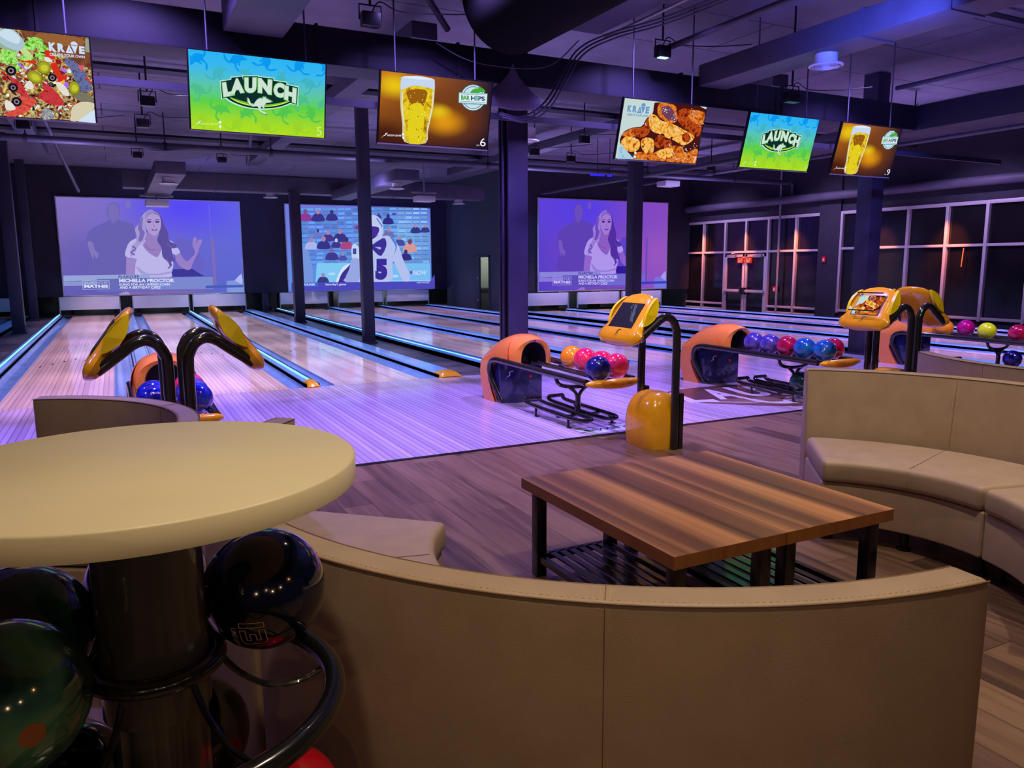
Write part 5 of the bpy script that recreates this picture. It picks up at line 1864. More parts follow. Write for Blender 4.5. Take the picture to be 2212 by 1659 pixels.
def pic_nachos(W, Hh):
    def mp(x, y):
        top = 40 + 0.088 * x
        bot = 1465 + 0.06 * x
        right = 1392 + (y - 160) * 0.075
        return (0.47 + 0.53 * x / right, (y - top) / (bot - top))
    p = Picture(W, Hh, 0.0002, mp)
    p.rect(0, 0, 1, 1, em_noise('nacho_mix', [(40, 30, 34), (120, 84, 50), (206, 180, 120), (90, 50, 40), (176, 60, 50)], 26), raw=True)
    p.poly([(340, 60), (1400, 170), (1440, 640), (1290, 640), (900, 400), (600, 260), (380, 200)], em_noise('brick_red_brown', [(96, 50, 34), (136, 76, 50), (110, 60, 44)], 10))
    p.poly([(600, 110), (1280, 170), (1280, 290), (900, 300), (600, 220)], em((150, 96, 52)), smooth=2)
    p.poly([(1340, 170), (1400, 180), (1410, 400), (1335, 390)], em((150, 160, 130)))
    red = em_noise('red_chip', [(150, 24, 30), (206, 60, 66), (176, 40, 48)], 40)
    blue = em_noise('blue_chip', [(50, 54, 96), (110, 120, 170), (70, 76, 120)], 60)
    lett = em_noise('lettuce', [(40, 120, 10), (110, 206, 50), (190, 240, 140), (70, 160, 20)], 50)
    rr = random.Random(11)

    def blob(cx, cy, rx, ry, m, rot=0.0, n=11, j=0.22):
        pts = []
        c_, s_ = math.cos(rot), math.sin(rot)
        for i in range(n):
            a = 2 * PI * i / n
            k = 1 + rr.uniform(-j, j)
            x, y = rx * k * math.cos(a), ry * k * math.sin(a)
            pts.append((cx + x * c_ - y * s_, cy + x * s_ + y * c_))
        p.poly(pts, m, smooth=3)
    cols = [em(c) for c in ((236, 226, 196), (250, 240, 220), (226, 170, 60), (150, 20, 24), (210, 40, 36), (70, 40, 30), (30, 24, 30), (190, 200, 120), (120, 130, 40), (240, 200, 90), (206, 220, 236))]
    for _ in range(330):
        x, y = rr.uniform(0, 1250), rr.uniform(380, 1460)
        if x > 300 + (1460 - abs(y - 900)) * 0.8 or (y < 900 and x > 800 + (y - 380) * 1.1):
            continue
        blob(x, y, rr.uniform(14, 50), rr.uniform(10, 30), rr.choice(cols), rr.uniform(0, 3), 7, 0.35)
    p.poly([(1050, 500), (1290, 650), (1440, 960), (1420, 1010), (1250, 1030), (1150, 820)], blue, smooth=2)
    p.poly([(1020, 480), (1180, 600), (1120, 700), (1000, 560)], blue)
    p.poly([(90, 790), (270, 900), (380, 1140), (250, 1100), (140, 900)], red, smooth=3)
    p.poly([(600, 880), (700, 920), (850, 1050), (970, 1250), (780, 1260), (640, 1210), (540, 1130), (560, 1080), (640, 1000)], red, smooth=2)
    p.poly([(0, 1400), (60, 1360), (230, 1130), (460, 1160), (485, 1220), (350, 1360), (180, 1440), (0, 1460)], em_noise('red_chip_low', [(176, 40, 36), (226, 90, 76), (200, 60, 50)], 30), smooth=3)
    p.poly([(1210, 610), (1325, 600), (1270, 710)], em((214, 90, 110)))
    for q in ((770, 600, 880, 580, 910, 800, 850, 780), (690, 350, 760, 360, 860, 500, 720, 500), (870, 760, 960, 760, 970, 840, 880, 880), (320, 520, 520, 540, 540, 590, 340, 560)):
        p.poly([(q[i], q[i + 1]) for i in range(0, 8, 2)], em((214, 46, 30)), smooth=3)
    # white wrap and paper
    p.poly([(1100, 1080), (1260, 1030), (1450, 1130), (1460, 1210), (1250, 1200)], em((120, 116, 96)), smooth=2)
    p.poly([(1060, 1480), (1090, 1300), (1250, 1200), (1470, 1220), (1470, 1320), (1200, 1520), (1060, 1520)], em((214, 204, 176)), smooth=2)
    p.poly([(1180, 1530), (1480, 1320), (1500, 1560)], em((206, 224, 244)))
    p.poly([(1340, 770), (1430, 880), (1450, 900), (1340, 830)], em((220, 40, 40)))
    # lettuce and cream
    for (x, y, a_, c_) in ((560, 250, 150, 70), (660, 330, 100, 60), (470, 320, 100, 60), (120, 460, 150, 110), (60, 540, 100, 60), (620, 470, 90, 60), (400, 500, 120, 40), (200, 560, 70, 60), (250, 660, 30, 60)):
        blob(x, y, a_, c_, lett, rr.uniform(-0.4, 0.4), 14, 0.3)
    p.poly([(310, 380), (340, 290), (480, 430), (500, 500), (420, 500)], em((190, 220, 140)), smooth=3)
    p.poly([(0, 120), (60, 70), (160, 44), (260, 80), (340, 160), (395, 260), (380, 330), (290, 400), (180, 380), (60, 320), (0, 250)], em((170, 196, 210)), smooth=4)
    p.poly([(40, 110), (160, 56), (270, 110), (340, 200), (300, 280), (200, 260), (60, 180)], em((200, 222, 236)), smooth=4)
    p.poly([(0, 230), (60, 300), (200, 370), (280, 390), (260, 400), (120, 380), (0, 330)], em((150, 176, 150)), smooth=3)
    # peppers, olives, onion, chicken
    for (x, y, a_, c_, r_) in ((665, 655, 110, 110, 0), (510, 810, 130, 100, 0.5), (1140, 975, 95, 115, 0)):
        p.ell(x, y, a_, c_, em((120, 124, 10)), r_)
        p.ell(x, y - 6, a_ * 0.86, c_ * 0.84, em((160, 160, 40)), r_)
        p.ell(x + 8, y, a_ * 0.55, c_ * 0.5, em((196, 200, 50)), r_)
    for (x, y, a_) in ((145, 710, 86), (150, 980, 76), (790, 810, 72), (180, 1210, 84), (760, 920, 40)):
        p.ell(x, y, a_, a_ * 0.92, em((24, 20, 34)))
        p.ell(x, y, a_ * 0.52, a_ * 0.5, em((150, 140, 150)))
        p.ell(x, y, a_ * 0.32, a_ * 0.30, em((40, 20, 24)))
    for q in ((280, 580, 400, 700, 380, 700, 270, 620), (960, 640, 1040, 700, 1000, 720, 945, 690), (990, 880, 1050, 890, 1030, 980, 980, 940)):
        p.poly([(q[i], q[i + 1]) for i in range(0, 8, 2)], em((170, 110, 230)), smooth=3)
    for q in ([(840, 890), (940, 900), (1040, 1020), (1050, 1100), (960, 1090), (880, 990)], [(330, 960), (420, 860), (480, 960), (420, 1010)], [(690, 480), (760, 490), (810, 550), (700, 550)], [(0, 1190), (90, 1220), (150, 1330), (0, 1350)]):
        p.poly(q, em((226, 222, 214)), smooth=3)
    blob(670, 1420, 130, 90, em_noise('blue_cheese_crumble', [(226, 220, 160), (60, 70, 130), (240, 240, 220)], 120), 0, 12, 0.2)
    krave(p, ((760, 180), (1330, 250), (1330, 490), (770, 460)), em((206, 222, 244)), em((160, 176, 210)))
    return p


def pic_launch(W, Hh, num, dim=False):
    p = Picture(W, Hh, 0.0002, homog(((70, 95), (2100, 325), (2080, 1425), (130, 1290))))
    bgm = 'launch_gradient_%s' % num
    m, nt, out = new_mat(bgm)
    N, L = nt.nodes, nt.links
    tc = N.new('ShaderNodeTexCoord')
    sp = N.new('ShaderNodeSeparateXYZ')
    L.new(tc.outputs['Generated'], sp.inputs[0])
    r = N.new('ShaderNodeValToRGB')
    st = [(0.0, (176, 224, 30)), (0.12, (164, 220, 40)), (0.38, (92, 208, 70)), (0.60, (90, 196, 176)), (0.80, (60, 184, 236)), (1.0, (40, 180, 246))]
    for i, (ps, c) in enumerate(st):
        e = r.color_ramp.elements[i] if i < 2 else r.color_ramp.elements.new(ps)
        e.position = ps
        e.color = (*lin(c), 1)
    L.new(sp.outputs[2], r.inputs[0])
    e = N.new('ShaderNodeEmission')
    L.new(r.outputs[0], e.inputs[0])
    L.new(e.outputs[0], out.inputs[0])
    p.rect(0, 0, 1, 1, m, raw=True)
    # pale kangaroo pattern in the backdrop, a shade deeper than the ground at each height
    sh = [(10, 152, 240), (30, 164, 232), (64, 180, 196), (80, 190, 140), (84, 198, 80), (124, 206, 56), (156, 212, 44)]
    k = 0
    for row in range(5):
        for cl in range(5):
            x = 0.08 + cl * 0.235 + (row % 2) * 0.11
            y = 0.08 + row * 0.21
            kangaroo(p, x, y, 0.115, em(sh[min(6, int(y * 7))]), ry=0.185, flip=1 if (cl + row) % 2 else -1, rot=(cl * 2 + row) % 5 * 0.5 - 1)
            k += 1
    navy, grn, wh = em((14, 44, 44)), em((110, 200, 90)), em((206, 226, 214))
    # outlines: pale glow, dark, letters on an arch
    letters = [('L', (575, 605), (700, 575), (760, 780), (600, 815)), ('A', (735, 545), (850, 530), (905, 745), (700, 775)), ('U', (905, 525), (1080, 525), (1075, 750), (910, 750)),
               ('N', (1105, 530), (1310, 560), (1300, 780), (1105, 745)), ('C', (1345, 590), (1500, 620), (1480, 830), (1330, 800)), ('H', (1500, 640), (1670, 690), (1660, 910), (1490, 845))]
    oval = [(620, 790), (760, 740), (1100, 700), (1500, 780), (1620, 860), (1560, 910), (1400, 965), (1180, 985), (950, 965), (760, 900), (660, 840)]
    p.poly([(600, 790), (760, 720), (1100, 690), (1500, 770), (1640, 870), (1570, 925), (1400, 980), (1180, 1003), (940, 980), (740, 915), (640, 850)], em((190, 236, 214)), smooth=4)
    for w_, mm in ((34, em((190, 236, 226))), (22, navy)):
        for ch, a_, b_, c_, d_ in letters:
            p.poly([(a_[0] - w_, a_[1] - w_), (b_[0] + w_, b_[1] - w_), (c_[0] + w_, c_[1] + w_), (d_[0] - w_, d_[1] + w_)], mm)
    p.poly(oval, navy, smooth=4)
    p.poly([(690, 815), (800, 850), (1000, 905), (1200, 925), (1400, 905), (1560, 865), (1540, 895), (1380, 945), (1190, 962), (960, 940), (780, 880)], em((90, 190, 60)), smooth=3)
    p.poly([(690, 822), (800, 872), (980, 925), (1190, 948), (1390, 925), (1555, 876), (1545, 888), (1390, 940), (1190, 960), (970, 940), (790, 884)], em((226, 232, 60)), smooth=3)
    for ch, a_, b_, c_, d_ in letters:
        p.text(ch, 0, 0, 0, 0, grn, bold=0.09, quad=(tuple(Vector(a_) + Vector((-9, -9))), tuple(Vector(b_) + Vector((9, -9))), tuple(Vector(c_) + Vector((9, 9))), tuple(Vector(d_) + Vector((-9, 9)))))
        p.text(ch, 0, 0, 0, 0, wh, bold=0.07, quad=(a_, b_, c_, d_))
    kangaroo(p, 1105, 915, 262, grn, ry=222, raw=False)
    kangaroo(p, 1105, 915, 250, em((20, 60, 50)), ry=210, raw=False)
    kangaroo(p, 1105, 915, 240, wh, ry=200, raw=False)
    fnt = em((206, 240, 120)) if not dim else em((176, 226, 110))
    logo_genie(p, 160, 1170, 400, em((226, 246, 226)), fnt)
    p.text(num, 1965, 1260, 2045, 1390, fnt, outline=0.0)
    return p


def logo_genie(p, x, y, w, m, m2):
    """small maker's word mark with zig-zag S and round figure"""
    s_ = w / 400
    p.line([(x, y + 85 * s_), (x + 50 * s_, y + 45 * s_), (x + 85 * s_, y + 30 * s_), (x + 75 * s_, y + 12 * s_), (x + 115 * s_, y)], [3 * s_, 12 * s_, 14 * s_, 12 * s_, 4 * s_], m, smooth=3)
    p.text('WITCH', x + 105 * s_, y + 26 * s_, x + 225 * s_, y + 58 * s_, m2, bold=0.03, shear=0.2)
    p.text('GENIE', x + 235 * s_, y + 30 * s_, x + 360 * s_, y + 60 * s_, m2, bold=0.02)
    p.ell(x + 388 * s_, y + 20 * s_, 22 * s_, 22 * s_, m)
    p.ell(x + 392 * s_, y + 84 * s_, 18 * s_, 24 * s_, m)


def pic_beer(W, Hh, num):
    p = Picture(W, Hh, 0.0002, homog(((222, 455), (952, 540), (910, 982), (196, 937))))
    bgm = em_bilinear('beer_backdrop_%s' % num, (196, 110, 30), (26, 22, 44), (60, 24, 20), (30, 20, 36),
                      spot=[(0.55, 0.45, 0.62, (120, 60, 20)), (0.12, 0.82, 0.24, (236, 196, 20)), (0.58, 0.36, 0.26, (226, 150, 20)), (0.52, 0.50, 0.16, (230, 190, 24)), (0.05, 0.1, 0.3, (70, 26, 16))])
    p.rect(0, 0, 1, 1, bgm, raw=True)
    glass = em((206, 196, 150))
    p.poly([(352, 510), (360, 498), (460, 490), (560, 512), (574, 530), (572, 620), (560, 720), (530, 840), (512, 944), (370, 936), (358, 820), (346, 700), (346, 600)], glass, smooth=3)
    beer = em_noise('beer_amber_%s' % num, [(120, 66, 6), (206, 160, 14), (236, 214, 40), (196, 140, 10)], 12, detail=6)
    p.poly([(364, 575), (450, 560), (560, 575), (552, 700), (520, 830), (502, 940), (384, 934), (372, 820), (360, 700)], beer, smooth=3)
    p.poly([(395, 590), (520, 590), (500, 690), (470, 700), (430, 690), (400, 650)], em((150, 92, 16)), smooth=4)
    p.poly([(410, 700), (500, 700), (480, 940), (400, 935)], em((226, 206, 30)), smooth=4)
    p.poly([(352, 512), (362, 498), (460, 491), (560, 510), (573, 530), (571, 585), (540, 572), (440, 556), (400, 566), (350, 580)], em((196, 214, 240)), smooth=3)
    p.ell(462, 504, 98, 10, em((224, 234, 250)), 0.08)
    for q in ([(362, 600), (358, 700), (372, 830)], [(562, 600), (556, 700), (524, 860)]):
        p.line(q, 8, em((226, 224, 196)), smooth=3)
    rr = random.Random(2)
    for _ in range(60):
        x, y = rr.uniform(365, 555), rr.uniform(590, 930)
        if abs(x - 455) > 95 - (y - 590) * 0.08:
            continue
        p.ell(x, y, rr.uniform(2, 4), rr.uniform(2, 5), em(rr.choice([(250, 240, 150), (90, 50, 10), (246, 226, 90)])), 0, 6)
    # round badge
    p.ell(822, 636, 82, 88, em((40, 150, 150)))
    p.ell(822, 636, 78, 84, em((214, 234, 246)))
    p.ell(822, 636, 70, 76, em((30, 60, 100)))
    p.ell(822, 636, 66, 72, em((196, 224, 240)))
    p.poly([(808, 604), (812, 588), (840, 574), (862, 578), (856, 564), (880, 572), (900, 590), (896, 600), (872, 600), (850, 606)], em((70, 170, 60)), smooth=3)
    p.poly([(728, 600), (916, 608), (912, 682), (726, 672)], em((60, 170, 150)))
    p.poly([(732, 604), (912, 612), (908, 678), (730, 668)], em((222, 238, 248)))
    for q in ([(738, 611), (905, 618)], [(736, 660), (902, 669)]):
        p.line(q, 2.5, em((30, 60, 100)))
    p.text('BAR', 0, 0, 0, 0, em((70, 160, 60)), bold=0.04, quad=((743, 620), (800, 623), (800, 653), (743, 650)))
    p.text('H PS', 0, 0, 0, 0, em((30, 50, 90)), bold=0.04, quad=((808, 624), (898, 628), (898, 658), (808, 654)))
    p.ell(845, 640, 13, 18, em((120, 190, 170)))
    p.line([(745, 676), (896, 684)], 3, em((90, 130, 150)))
    logo_genie(p, 214, 876, 150, em((240, 240, 246)), em((236, 236, 244)))
    p.text(num, 866, 908, 902, 962, em((240, 236, 246)))
    p.text('LANE', 842, 950, 862, 960, em((220, 216, 226)))
    return p


def television(x, y, z, draw, label, group=None, tilt=15):
    W, Hh = 1.13, 0.645
    t = thing('hanging_television', label, 'television', (x, y, z), None)
    t.rotation_euler = (0, 0, 0)
    ta = math.radians(tilt)
    c_, s_ = math.cos(ta), math.sin(ta)

    def R(px, py, pz):
        return (px, py * c_ - pz * s_, py * s_ + pz * c_)
    # bezel shell
    b = MB()
    b.box(-W / 2, W / 2, 0.0, 0.035, -Hh / 2, Hh / 2)
    b.box(-0.30, 0.30, 0.035, 0.065, -0.20, 0.20)
    b.v = [R(*v) for v in b.v]
    b.build('tv_body', M_black, t, bevel=0.004)
    b = MB()
    b.box(-W / 2, W / 2, -0.006, 0.0, -Hh / 2, -Hh / 2 + 0.012)
    b.v = [R(*v) for v in b.v]
    b.build('lower_bezel', M_steel, t)
    p = draw(W - 0.024, Hh - 0.030)
    o = p.build('tv_picture', t, R(0, -0.002, 0.003), (ta, 0, 0))
    # hanger: two rods up to the ceiling with a cross rail on the back
    b = MB()
    b.box(-0.42, 0.42, 0.06, 0.09, 0.12, 0.17)
    b.v = [R(*v) for v in b.v]
    b.build('mount_rail', M_metalblk, t, bevel=0.004)
    for sx in (-0.40, 0.40):
        b = MB()
        b.tube([(sx, -0.01, 0.13), (sx, -0.01, 4.2 - z)], 0.008, 8)
        b.build('hanging_rod', M_pipe, t)
    return t


TY, TZ = 7.08, 2.83
television(-0.60, TY, TZ, pic_nachos, 'hanging television showing nachos, cut by the left edge of the picture')
television(1.21, TY, TZ, lambda W, Hh: pic_launch(W, Hh, '5'), 'large blue and green logo television numbered 5, near the left')
television(2.82, TY, TZ, lambda W, Hh: pic_beer(W, Hh, '6'), 'hanging television showing a glass of beer, numbered 6')
television(5.47, TY, TZ, pic_wings, 'hanging television showing glazed chicken wings')
television(7.24, TY, TZ, lambda W, Hh: pic_launch(W, Hh, '8', True), 'smaller looking blue and green logo television at the right')
television(8.77, TY, TZ, lambda W, Hh: pic_beer(W, Hh, '9'), 'hanging television showing a glass of beer, numbered 9, farthest right')
# steel rail carrying the screens
b = MB()
b.box(-3.5, 12.0, 7.30, 7.34, 2.86, 2.92)
tag(b.build('steel_rail', M_ductdk), 'long horizontal steel rail running behind all the hanging televisions', 'rail')

# consoles
def lit_wings(p):
    p.mp = homog(((270, 190), (1925, 355), (1700, 1525), (80, 1435)))
    px_wings(p)
    krave(p, ((300, 270), (745, 300), (700, 580), (270, 545)), em((40, 70, 90)), em((196, 214, 206)))
    p.poly([(130, 1110), (420, 1440), (80, 1436)], em((196, 216, 230)))
    p.rect(0, 0, 1, 0.07, em((40, 38, 40)), raw=True)
    p.rect(0, 0.93, 1, 1, em((40, 38, 40)), raw=True)


console(0.27, (-1, 1), 'black double tube scoring console with two yellow heads, left')
console(3.71, (-1,), 'yellow single headed scoring console with black arched tubes, dark screen', (None,))
console(6.43, (-1, 1), 'double scoring console at right, one screen showing chicken wings', (lit_wings, None))

# ================================================================== FOREGROUND BALL TOWER WITH ROUND TABLE TOP
AX, AY = 0.012, 1.292
tw = thing('ball_tower_table', 'round cream topped table on a dark post ringed with ball racks', 'table', (AX, AY, 0))
o3 = (AX, AY, 0)
b = MB()
R_ = 0.3265
b.lathe([(R_ - 0.01, 1.061), (R_, 1.064), (R_, 1.097), (R_ - 0.004, 1.1005)], (AX, AY, 0), 96)
b.build('tabletop', M_tabletop, tw, o3, sharp=60)
b = MB()
b.lathe([(0.081, 0.70), (0.081, 1.06)], (AX, AY, 0), 40)
b.build('upper_post', M_post, tw, o3, sharp=60)
b = MB()
prof = []
rows = []
for z in (0.0, 0.72):
    row = []
    for j in range(64):
        a = 2 * PI * j / 64
        r_ = 0.068 + 0.006 * (1 if math.cos(5 * a) > 0.93 else 0)
        row.append((AX + r_ * math.cos(a), AY + r_ * math.sin(a), z))
    rows.append(row)
b.grid(rows, closeu=True, cap0=True, cap1=True)
b.build('lower_post', M_post, tw, o3, sharp=40)
b = MB()
b.lathe([(0.28, 0.0), (0.28, 0.02), (0.10, 0.04)], (AX, AY, 0), 48)
b.build('base_plate', M_post, tw, o3)
for zz, off, A0, A1 in ((0.0, 0, 0, 360), (-0.31, 46, 56, 262), (-0.43, -8, -90, 44)):
    b = MB()
    b.tube([(AX + 0.094 * math.cos(2 * PI * j / 40), AY + 0.094 * math.sin(2 * PI * j / 40), 0.775 + zz) for j in range(40)], 0.0145, 12, closed=True)
    b.build('inner_ring', M_tube, tw, o3)
    b = MB()
    full = A1 - A0 >= 360
    nn = 64 if full else 40
    b.tube([(AX + 0.278 * math.cos(math.radians(A0 + (A1 - A0) * j / nn)), AY + 0.278 * math.sin(math.radians(A0 + (A1 - A0) * j / nn)), 0.700 + zz) for j in range(nn if full else nn + 1)], 0.0185, 14, closed=full)
    b.build('outer_ring', M_tube, tw, o3)
    for k in range(6):
        a = math.radians(k * 60 + off)
        if not full and not (A0 <= (k * 60 + off) <= A1):
            continue
        ca, sa = math.cos(a), math.sin(a)
        b = MB()
        pth = [(0.098, 0.76), (0.125, 0.722), (0.17, 0.688), (0.22, 0.680), (0.262, 0.692)]
        b.tube(spl([(AX + r_ * ca, AY + r_ * sa, z_ + zz) for r_, z_ in pth], 6), 0.0055, 8)
        b.build('divider_wire', M_tube, tw, o3)


def tpos(deg, z, r_=0.2195):
    a = math.radians(deg)
    return (AX + r_ * math.cos(a), AY + r_ * math.sin(a), z)


camv = lambda p: Vector((0, 0, H)) - Vector(p)
P1_ = tpos(30, 0.8165)
v = camv(P1_).normalized()
rgt = Vector(A)
upv = Vector(B)
o13 = ball(P1_, MIDB, 'dark midnight bowling ball engraved 13, right of the table post',
           marks=(('UMS1664', 0.68 * v - 0.37 * rgt - 0.64 * upv, rgt + 0.05 * upv, 0.048, 0.010, M_gold, {'bold': 0.01}),))
# block digits 1 and 3 in outline, reading downwards (x runs down the ball, y to picture right)
c13 = 0.745 * v - 0.15 * rgt - 0.65 * upv


def outline_on_ball(o, pts, wd=0.0016):
    b = MB()
    k = len(pts)
    dn = []
    for i in range(k):
        p0, p1 = Vector(pts[i]), Vector(pts[(i + 1) % k])
        t = (p1 - p0).normalized()
        n = Vector((-t.y, t.x)) * wd / 2
        e = t * wd / 2
        n_ = 4
        L_ = [on_ball(BR + 0.0006, c13, rgt, *(p0 - e + (p1 - p0 + 2 * e) * q / n_ + n)) for q in range(n_ + 1)]
        R_2 = [on_ball(BR + 0.0006, c13, rgt, *(p0 - e + (p1 - p0 + 2 * e) * q / n_ - n)) for q in range(n_ + 1)]
        b.add(L_ + R_2, [(q, q + 1, n_ + 2 + q, n_ + 1 + q) for q in range(n_)])
    b.build('ball_lettering', M_gold, o, smooth=False)


outline_on_ball(o13, [(-0.031, -0.022), (-0.021, -0.022), (-0.021, 0.022), (-0.031, 0.022)])
outline_on_ball(o13, [(-0.015, -0.022), (0.016, -0.022), (0.022, -0.016), (0.022, -0.003), (0.018, 0.0), (0.022, 0.003), (0.022, 0.016), (0.016, 0.022), (-0.015, 0.022), (-0.015, 0.012), (0.010, 0.012), (0.010, 0.005), (-0.006, 0.005), (-0.006, -0.005), (0.010, -0.005), (0.010, -0.012), (-0.015, -0.012)])
ball(tpos(90, 0.8165), ((20, 20, 60), (60, 56, 120)), 'violet blue bowling ball hidden behind the table post, only its edge showing')
P2_ = tpos(150, 0.8165)
ball(P2_, GRNB, 'dark green marbled bowling ball, upper left, tucked under the round table')
P3_ = tpos(210, 0.8165)
v = camv(P3_).normalized()
ball(P3_, ((20, 48, 38), (84, 150, 110)), 'nearest green marbled bowling ball with finger hole, bottom left corner',
     holes=None, marks=(('SWITCH', 0.43 * v + 0.21 * rgt - 0.88 * upv, (-0.30 * rgt - 1.0 * upv), 0.066, 0.016, M_gold, {'shear': 0.3}),))
_o = [o for o in COL.objects if o.name.startswith('bowling_ball')][-1]
b = MB()
dh = v + 0.42 * rgt - 0.52 * upv
rows = []
for rr, Rr in ((0.0165, BR + 0.0004), (0.013, BR + 0.0006), (0.0001, BR + 0.0008)):
    rows.append([on_ball(Rr, dh, upv, rr * math.cos(2 * PI * k / 20), rr * math.sin(2 * PI * k / 20)) for k in range(20)])
b.grid(rows, closeu=True)
b.build('finger_hole', pbr('orange_hole_insert', (176, 110, 60), 0.4), _o)
# lower tier
zl = 0.5065
PH = tpos(76, zl)
ball(PH, BLKB, 'black bowling ball with small white mark, lower tier behind the rail',
     marks=(('H', camv(PH).normalized() + 0.02 * rgt + 0.38 * upv, (0.15 * rgt - 1.0 * upv), 0.014, 0.014, M_silver, {}),))
ball(tpos(22, 0.3865), REDB, 'bright red bowling ball at the bottom edge under the curved rail')
ball(tpos(136, zl), BLKB, 'black bowling ball on the lower tier, left of the table post')
ball(tpos(196, zl), ((6, 24, 14), (30, 110, 70)), 'dark green bowling ball on the lower tier in the bottom left corner')

# ================================================================== CEILING SERVICES
def box_duct(name, label, x0, x1, y0, y1, z0, z1, m=None, joints=(), axis='y', cat='duct'):
    b = MB()
    b.box(x0, x1, y0, y1, z0, z1)
    o = b.build(name, m or M_duct, bevel=0.02)
    tag(o, label, cat)
    for q in joints:
        b = MB()
        if axis == 'y':
            b.box(x0 - 0.012, x1 + 0.012, q - 0.012, q + 0.012, z0 - 0.012, z1 + 0.012)
        else:
            b.box(q - 0.012, q + 0.012, y0 - 0.012, y1 + 0.012, z0 - 0.012, z1 + 0.012)
        b.build('duct_joint', m or M_duct, o, smooth=False)
    return o


def hang(name, label, path, r, m=None, cat='pipe', n=12):
    b = MB()
    b.tube(path, r, n)
    return tag(b.build(name, m or M_pipe), label, cat)


box_duct('air_duct', 'long dark air duct crossing the room just behind the televisions', -9, 10.15, 7.42, 7.86, 3.235, 3.57, M_ductdk, (-2.2, -0.4, 1.8, 3.2, 6.0, 7.6, 9.2), 'x')
box_duct('air_duct', 'dark air duct turning towards the camera at the upper right corner', 10.17, 10.75, 1.0, 7.86, 3.235, 3.57, M_ductdk, (2.8, 5.2), 'y')
box_duct('air_duct', 'pale purple square duct coming towards the camera at upper left', 0.98, 1.49, 1.0, 7.38, 3.40, 3.82, M_duct, (4.6,), 'y')
box_duct('air_duct', 'blue lit rectangular duct running diagonally at the upper right', 6.21, 6.64, 0.5, 7.38, 3.44, 3.68, M_duct, (3.6, 5.15, 4.3), 'y')
box_duct('air_duct', 'far duct with pale underside above the left and middle projection screens', 0.3, 9.4, 20.06, 20.60, 3.20, 3.58, M_duct, (2.3, 6.8), 'x')
box_duct('air_duct', 'short branch duct with round diffuser, between the two left columns', 5.05, 5.55, 14.9, 20.0, 3.06, 3.28, M_duct, (), 'y')
box_duct('air_duct', 'short branch duct with square outlet above the left projection screen', 0.74, 1.24, 14.9, 20.0, 2.98, 3.20, M_duct, (), 'y')
box_duct('ceiling_beam', 'pale purple beam with conduits running towards the camera at top centre', 4.32, 4.84, -1.0, 7.38, 3.84, 4.05, M_duct, (), 'y', 'beam')
# big dark round duct
b = MB()
b.tube([(3.50, -2.0, 3.86), (3.50, 6.9, 3.86)], 0.48, 40)
tag(b.build('round_duct', pbr('matt_black_duct', (6, 6, 9), 0.9, spec=0.1)), 'large black round duct hanging at the top centre above the beer television', 'duct')
# flared shape added in place of the ceiling seen between rounded ducts
b = MB()
rows = []
for (z, r_) in ((3.43, 0.005), (3.38, 0.025), (3.31, 0.07), (3.24, 0.14), (3.16, 0.24), (3.09, 0.34), (3.05, 0.36), (3.015, 0.30), (2.99, 0.19), (2.975, 0.05)):
    rows.append([(3.78 + r_ * math.cos(2 * PI * j / 32), 7.36 + 0.15 * r_ * math.sin(2 * PI * j / 32), z) for j in range(32)])
b.grid(rows, closeu=True, cap0=True, cap1=True)
o = b.build('ceiling_gap_shape', pbr('ceiling_gap_lilac', (130, 122, 160), 0.6))
tag(o, 'pale flared stand-in for ceiling seen between ducts, pointed top above the thick column', 'duct fitting')
# pipes
hang('sprinkler_pipe', 'long horizontal pipe crossing the room below the ceiling, over the lanes', [(-9, 16.05, 3.60), (16.8, 16.05, 3.60)], 0.062)
hang('sprinkler_pipe', 'elbow pipe dropping from the long crossing pipe at the window wall', spl([(16.9, 16.05, 3.60), (16.97, 16.05, 3.56), (16.98, 16.05, 3.48), (16.98, 16.05, 3.26)], 4), 0.05)
hang('wall_pipe', 'large pipe running along the window wall above the glazing', [(16.80, 4.0, 3.14), (16.80, 20.3, 3.14)], 0.11, M_duct)
hang('sprinkler_pipe', 'blue lit pipe running towards the camera at top right of centre', [(5.72, 1.0, 3.80), (5.72, 7.36, 3.80)], 0.032)
hang('conduit_pipe', 'pale conduit along the right side of the beam at top centre', [(4.90, -1.0, 3.82), (4.90, 7.36, 3.82)], 0.016, M_steel)
hang('conduit_pipe', 'pale conduit along the left side of the beam at top centre', [(4.28, -1.0, 3.92), (4.28, 7.36, 3.92)], 0.014, M_steel)
hang('sprinkler_pipe', 'thin pipe along the ceiling left of the dark corner duct', [(9.55, 1.0, 3.72), (9.55, 7.3, 3.72)], 0.03)
hang('sprinkler_pipe', 'pipe running towards the windows behind the smaller televisions', [(11.3, 8.2, 3.46), (11.3, 20.2, 3.46)], 0.045)
hang('sprinkler_pipe', 'pipe under the ceiling between right projection screen and windows', [(14.2, 8.2, 3.74), (14.2, 20.2, 3.74)], 0.04)
hang('ceiling_strut', 'slanted strut pipe hanging above the left projection screen', [(-0.9, 15.2, 3.95), (-0.62, 21.0, 3.15)], 0.035)
hang('ceiling_strut', 'dark slanted brace at the top, left of the round duct', [(2.2, 6.6, 4.15), (3.0, 7.2, 3.62)], 0.03, M_ductdk)
hang('ceiling_strut', 'slanted strut above the middle projection screen', [(2.3, 14.0, 4.1), (2.9, 19.0, 3.7)], 0.03)
hang('roof_joist', 'thin roof joist crossing behind the beer television', [(-9, 12.2, 4.08), (16.8, 12.2, 4.08)], 0.05, M_ductdk, 'joist', 4)
hang('roof_joist', 'thin roof joist crossing near the upper edge', [(-9, 5.6, 4.10), (16.8, 5.6, 4.10)], 0.03, M_ductdk, 'joist', 4)
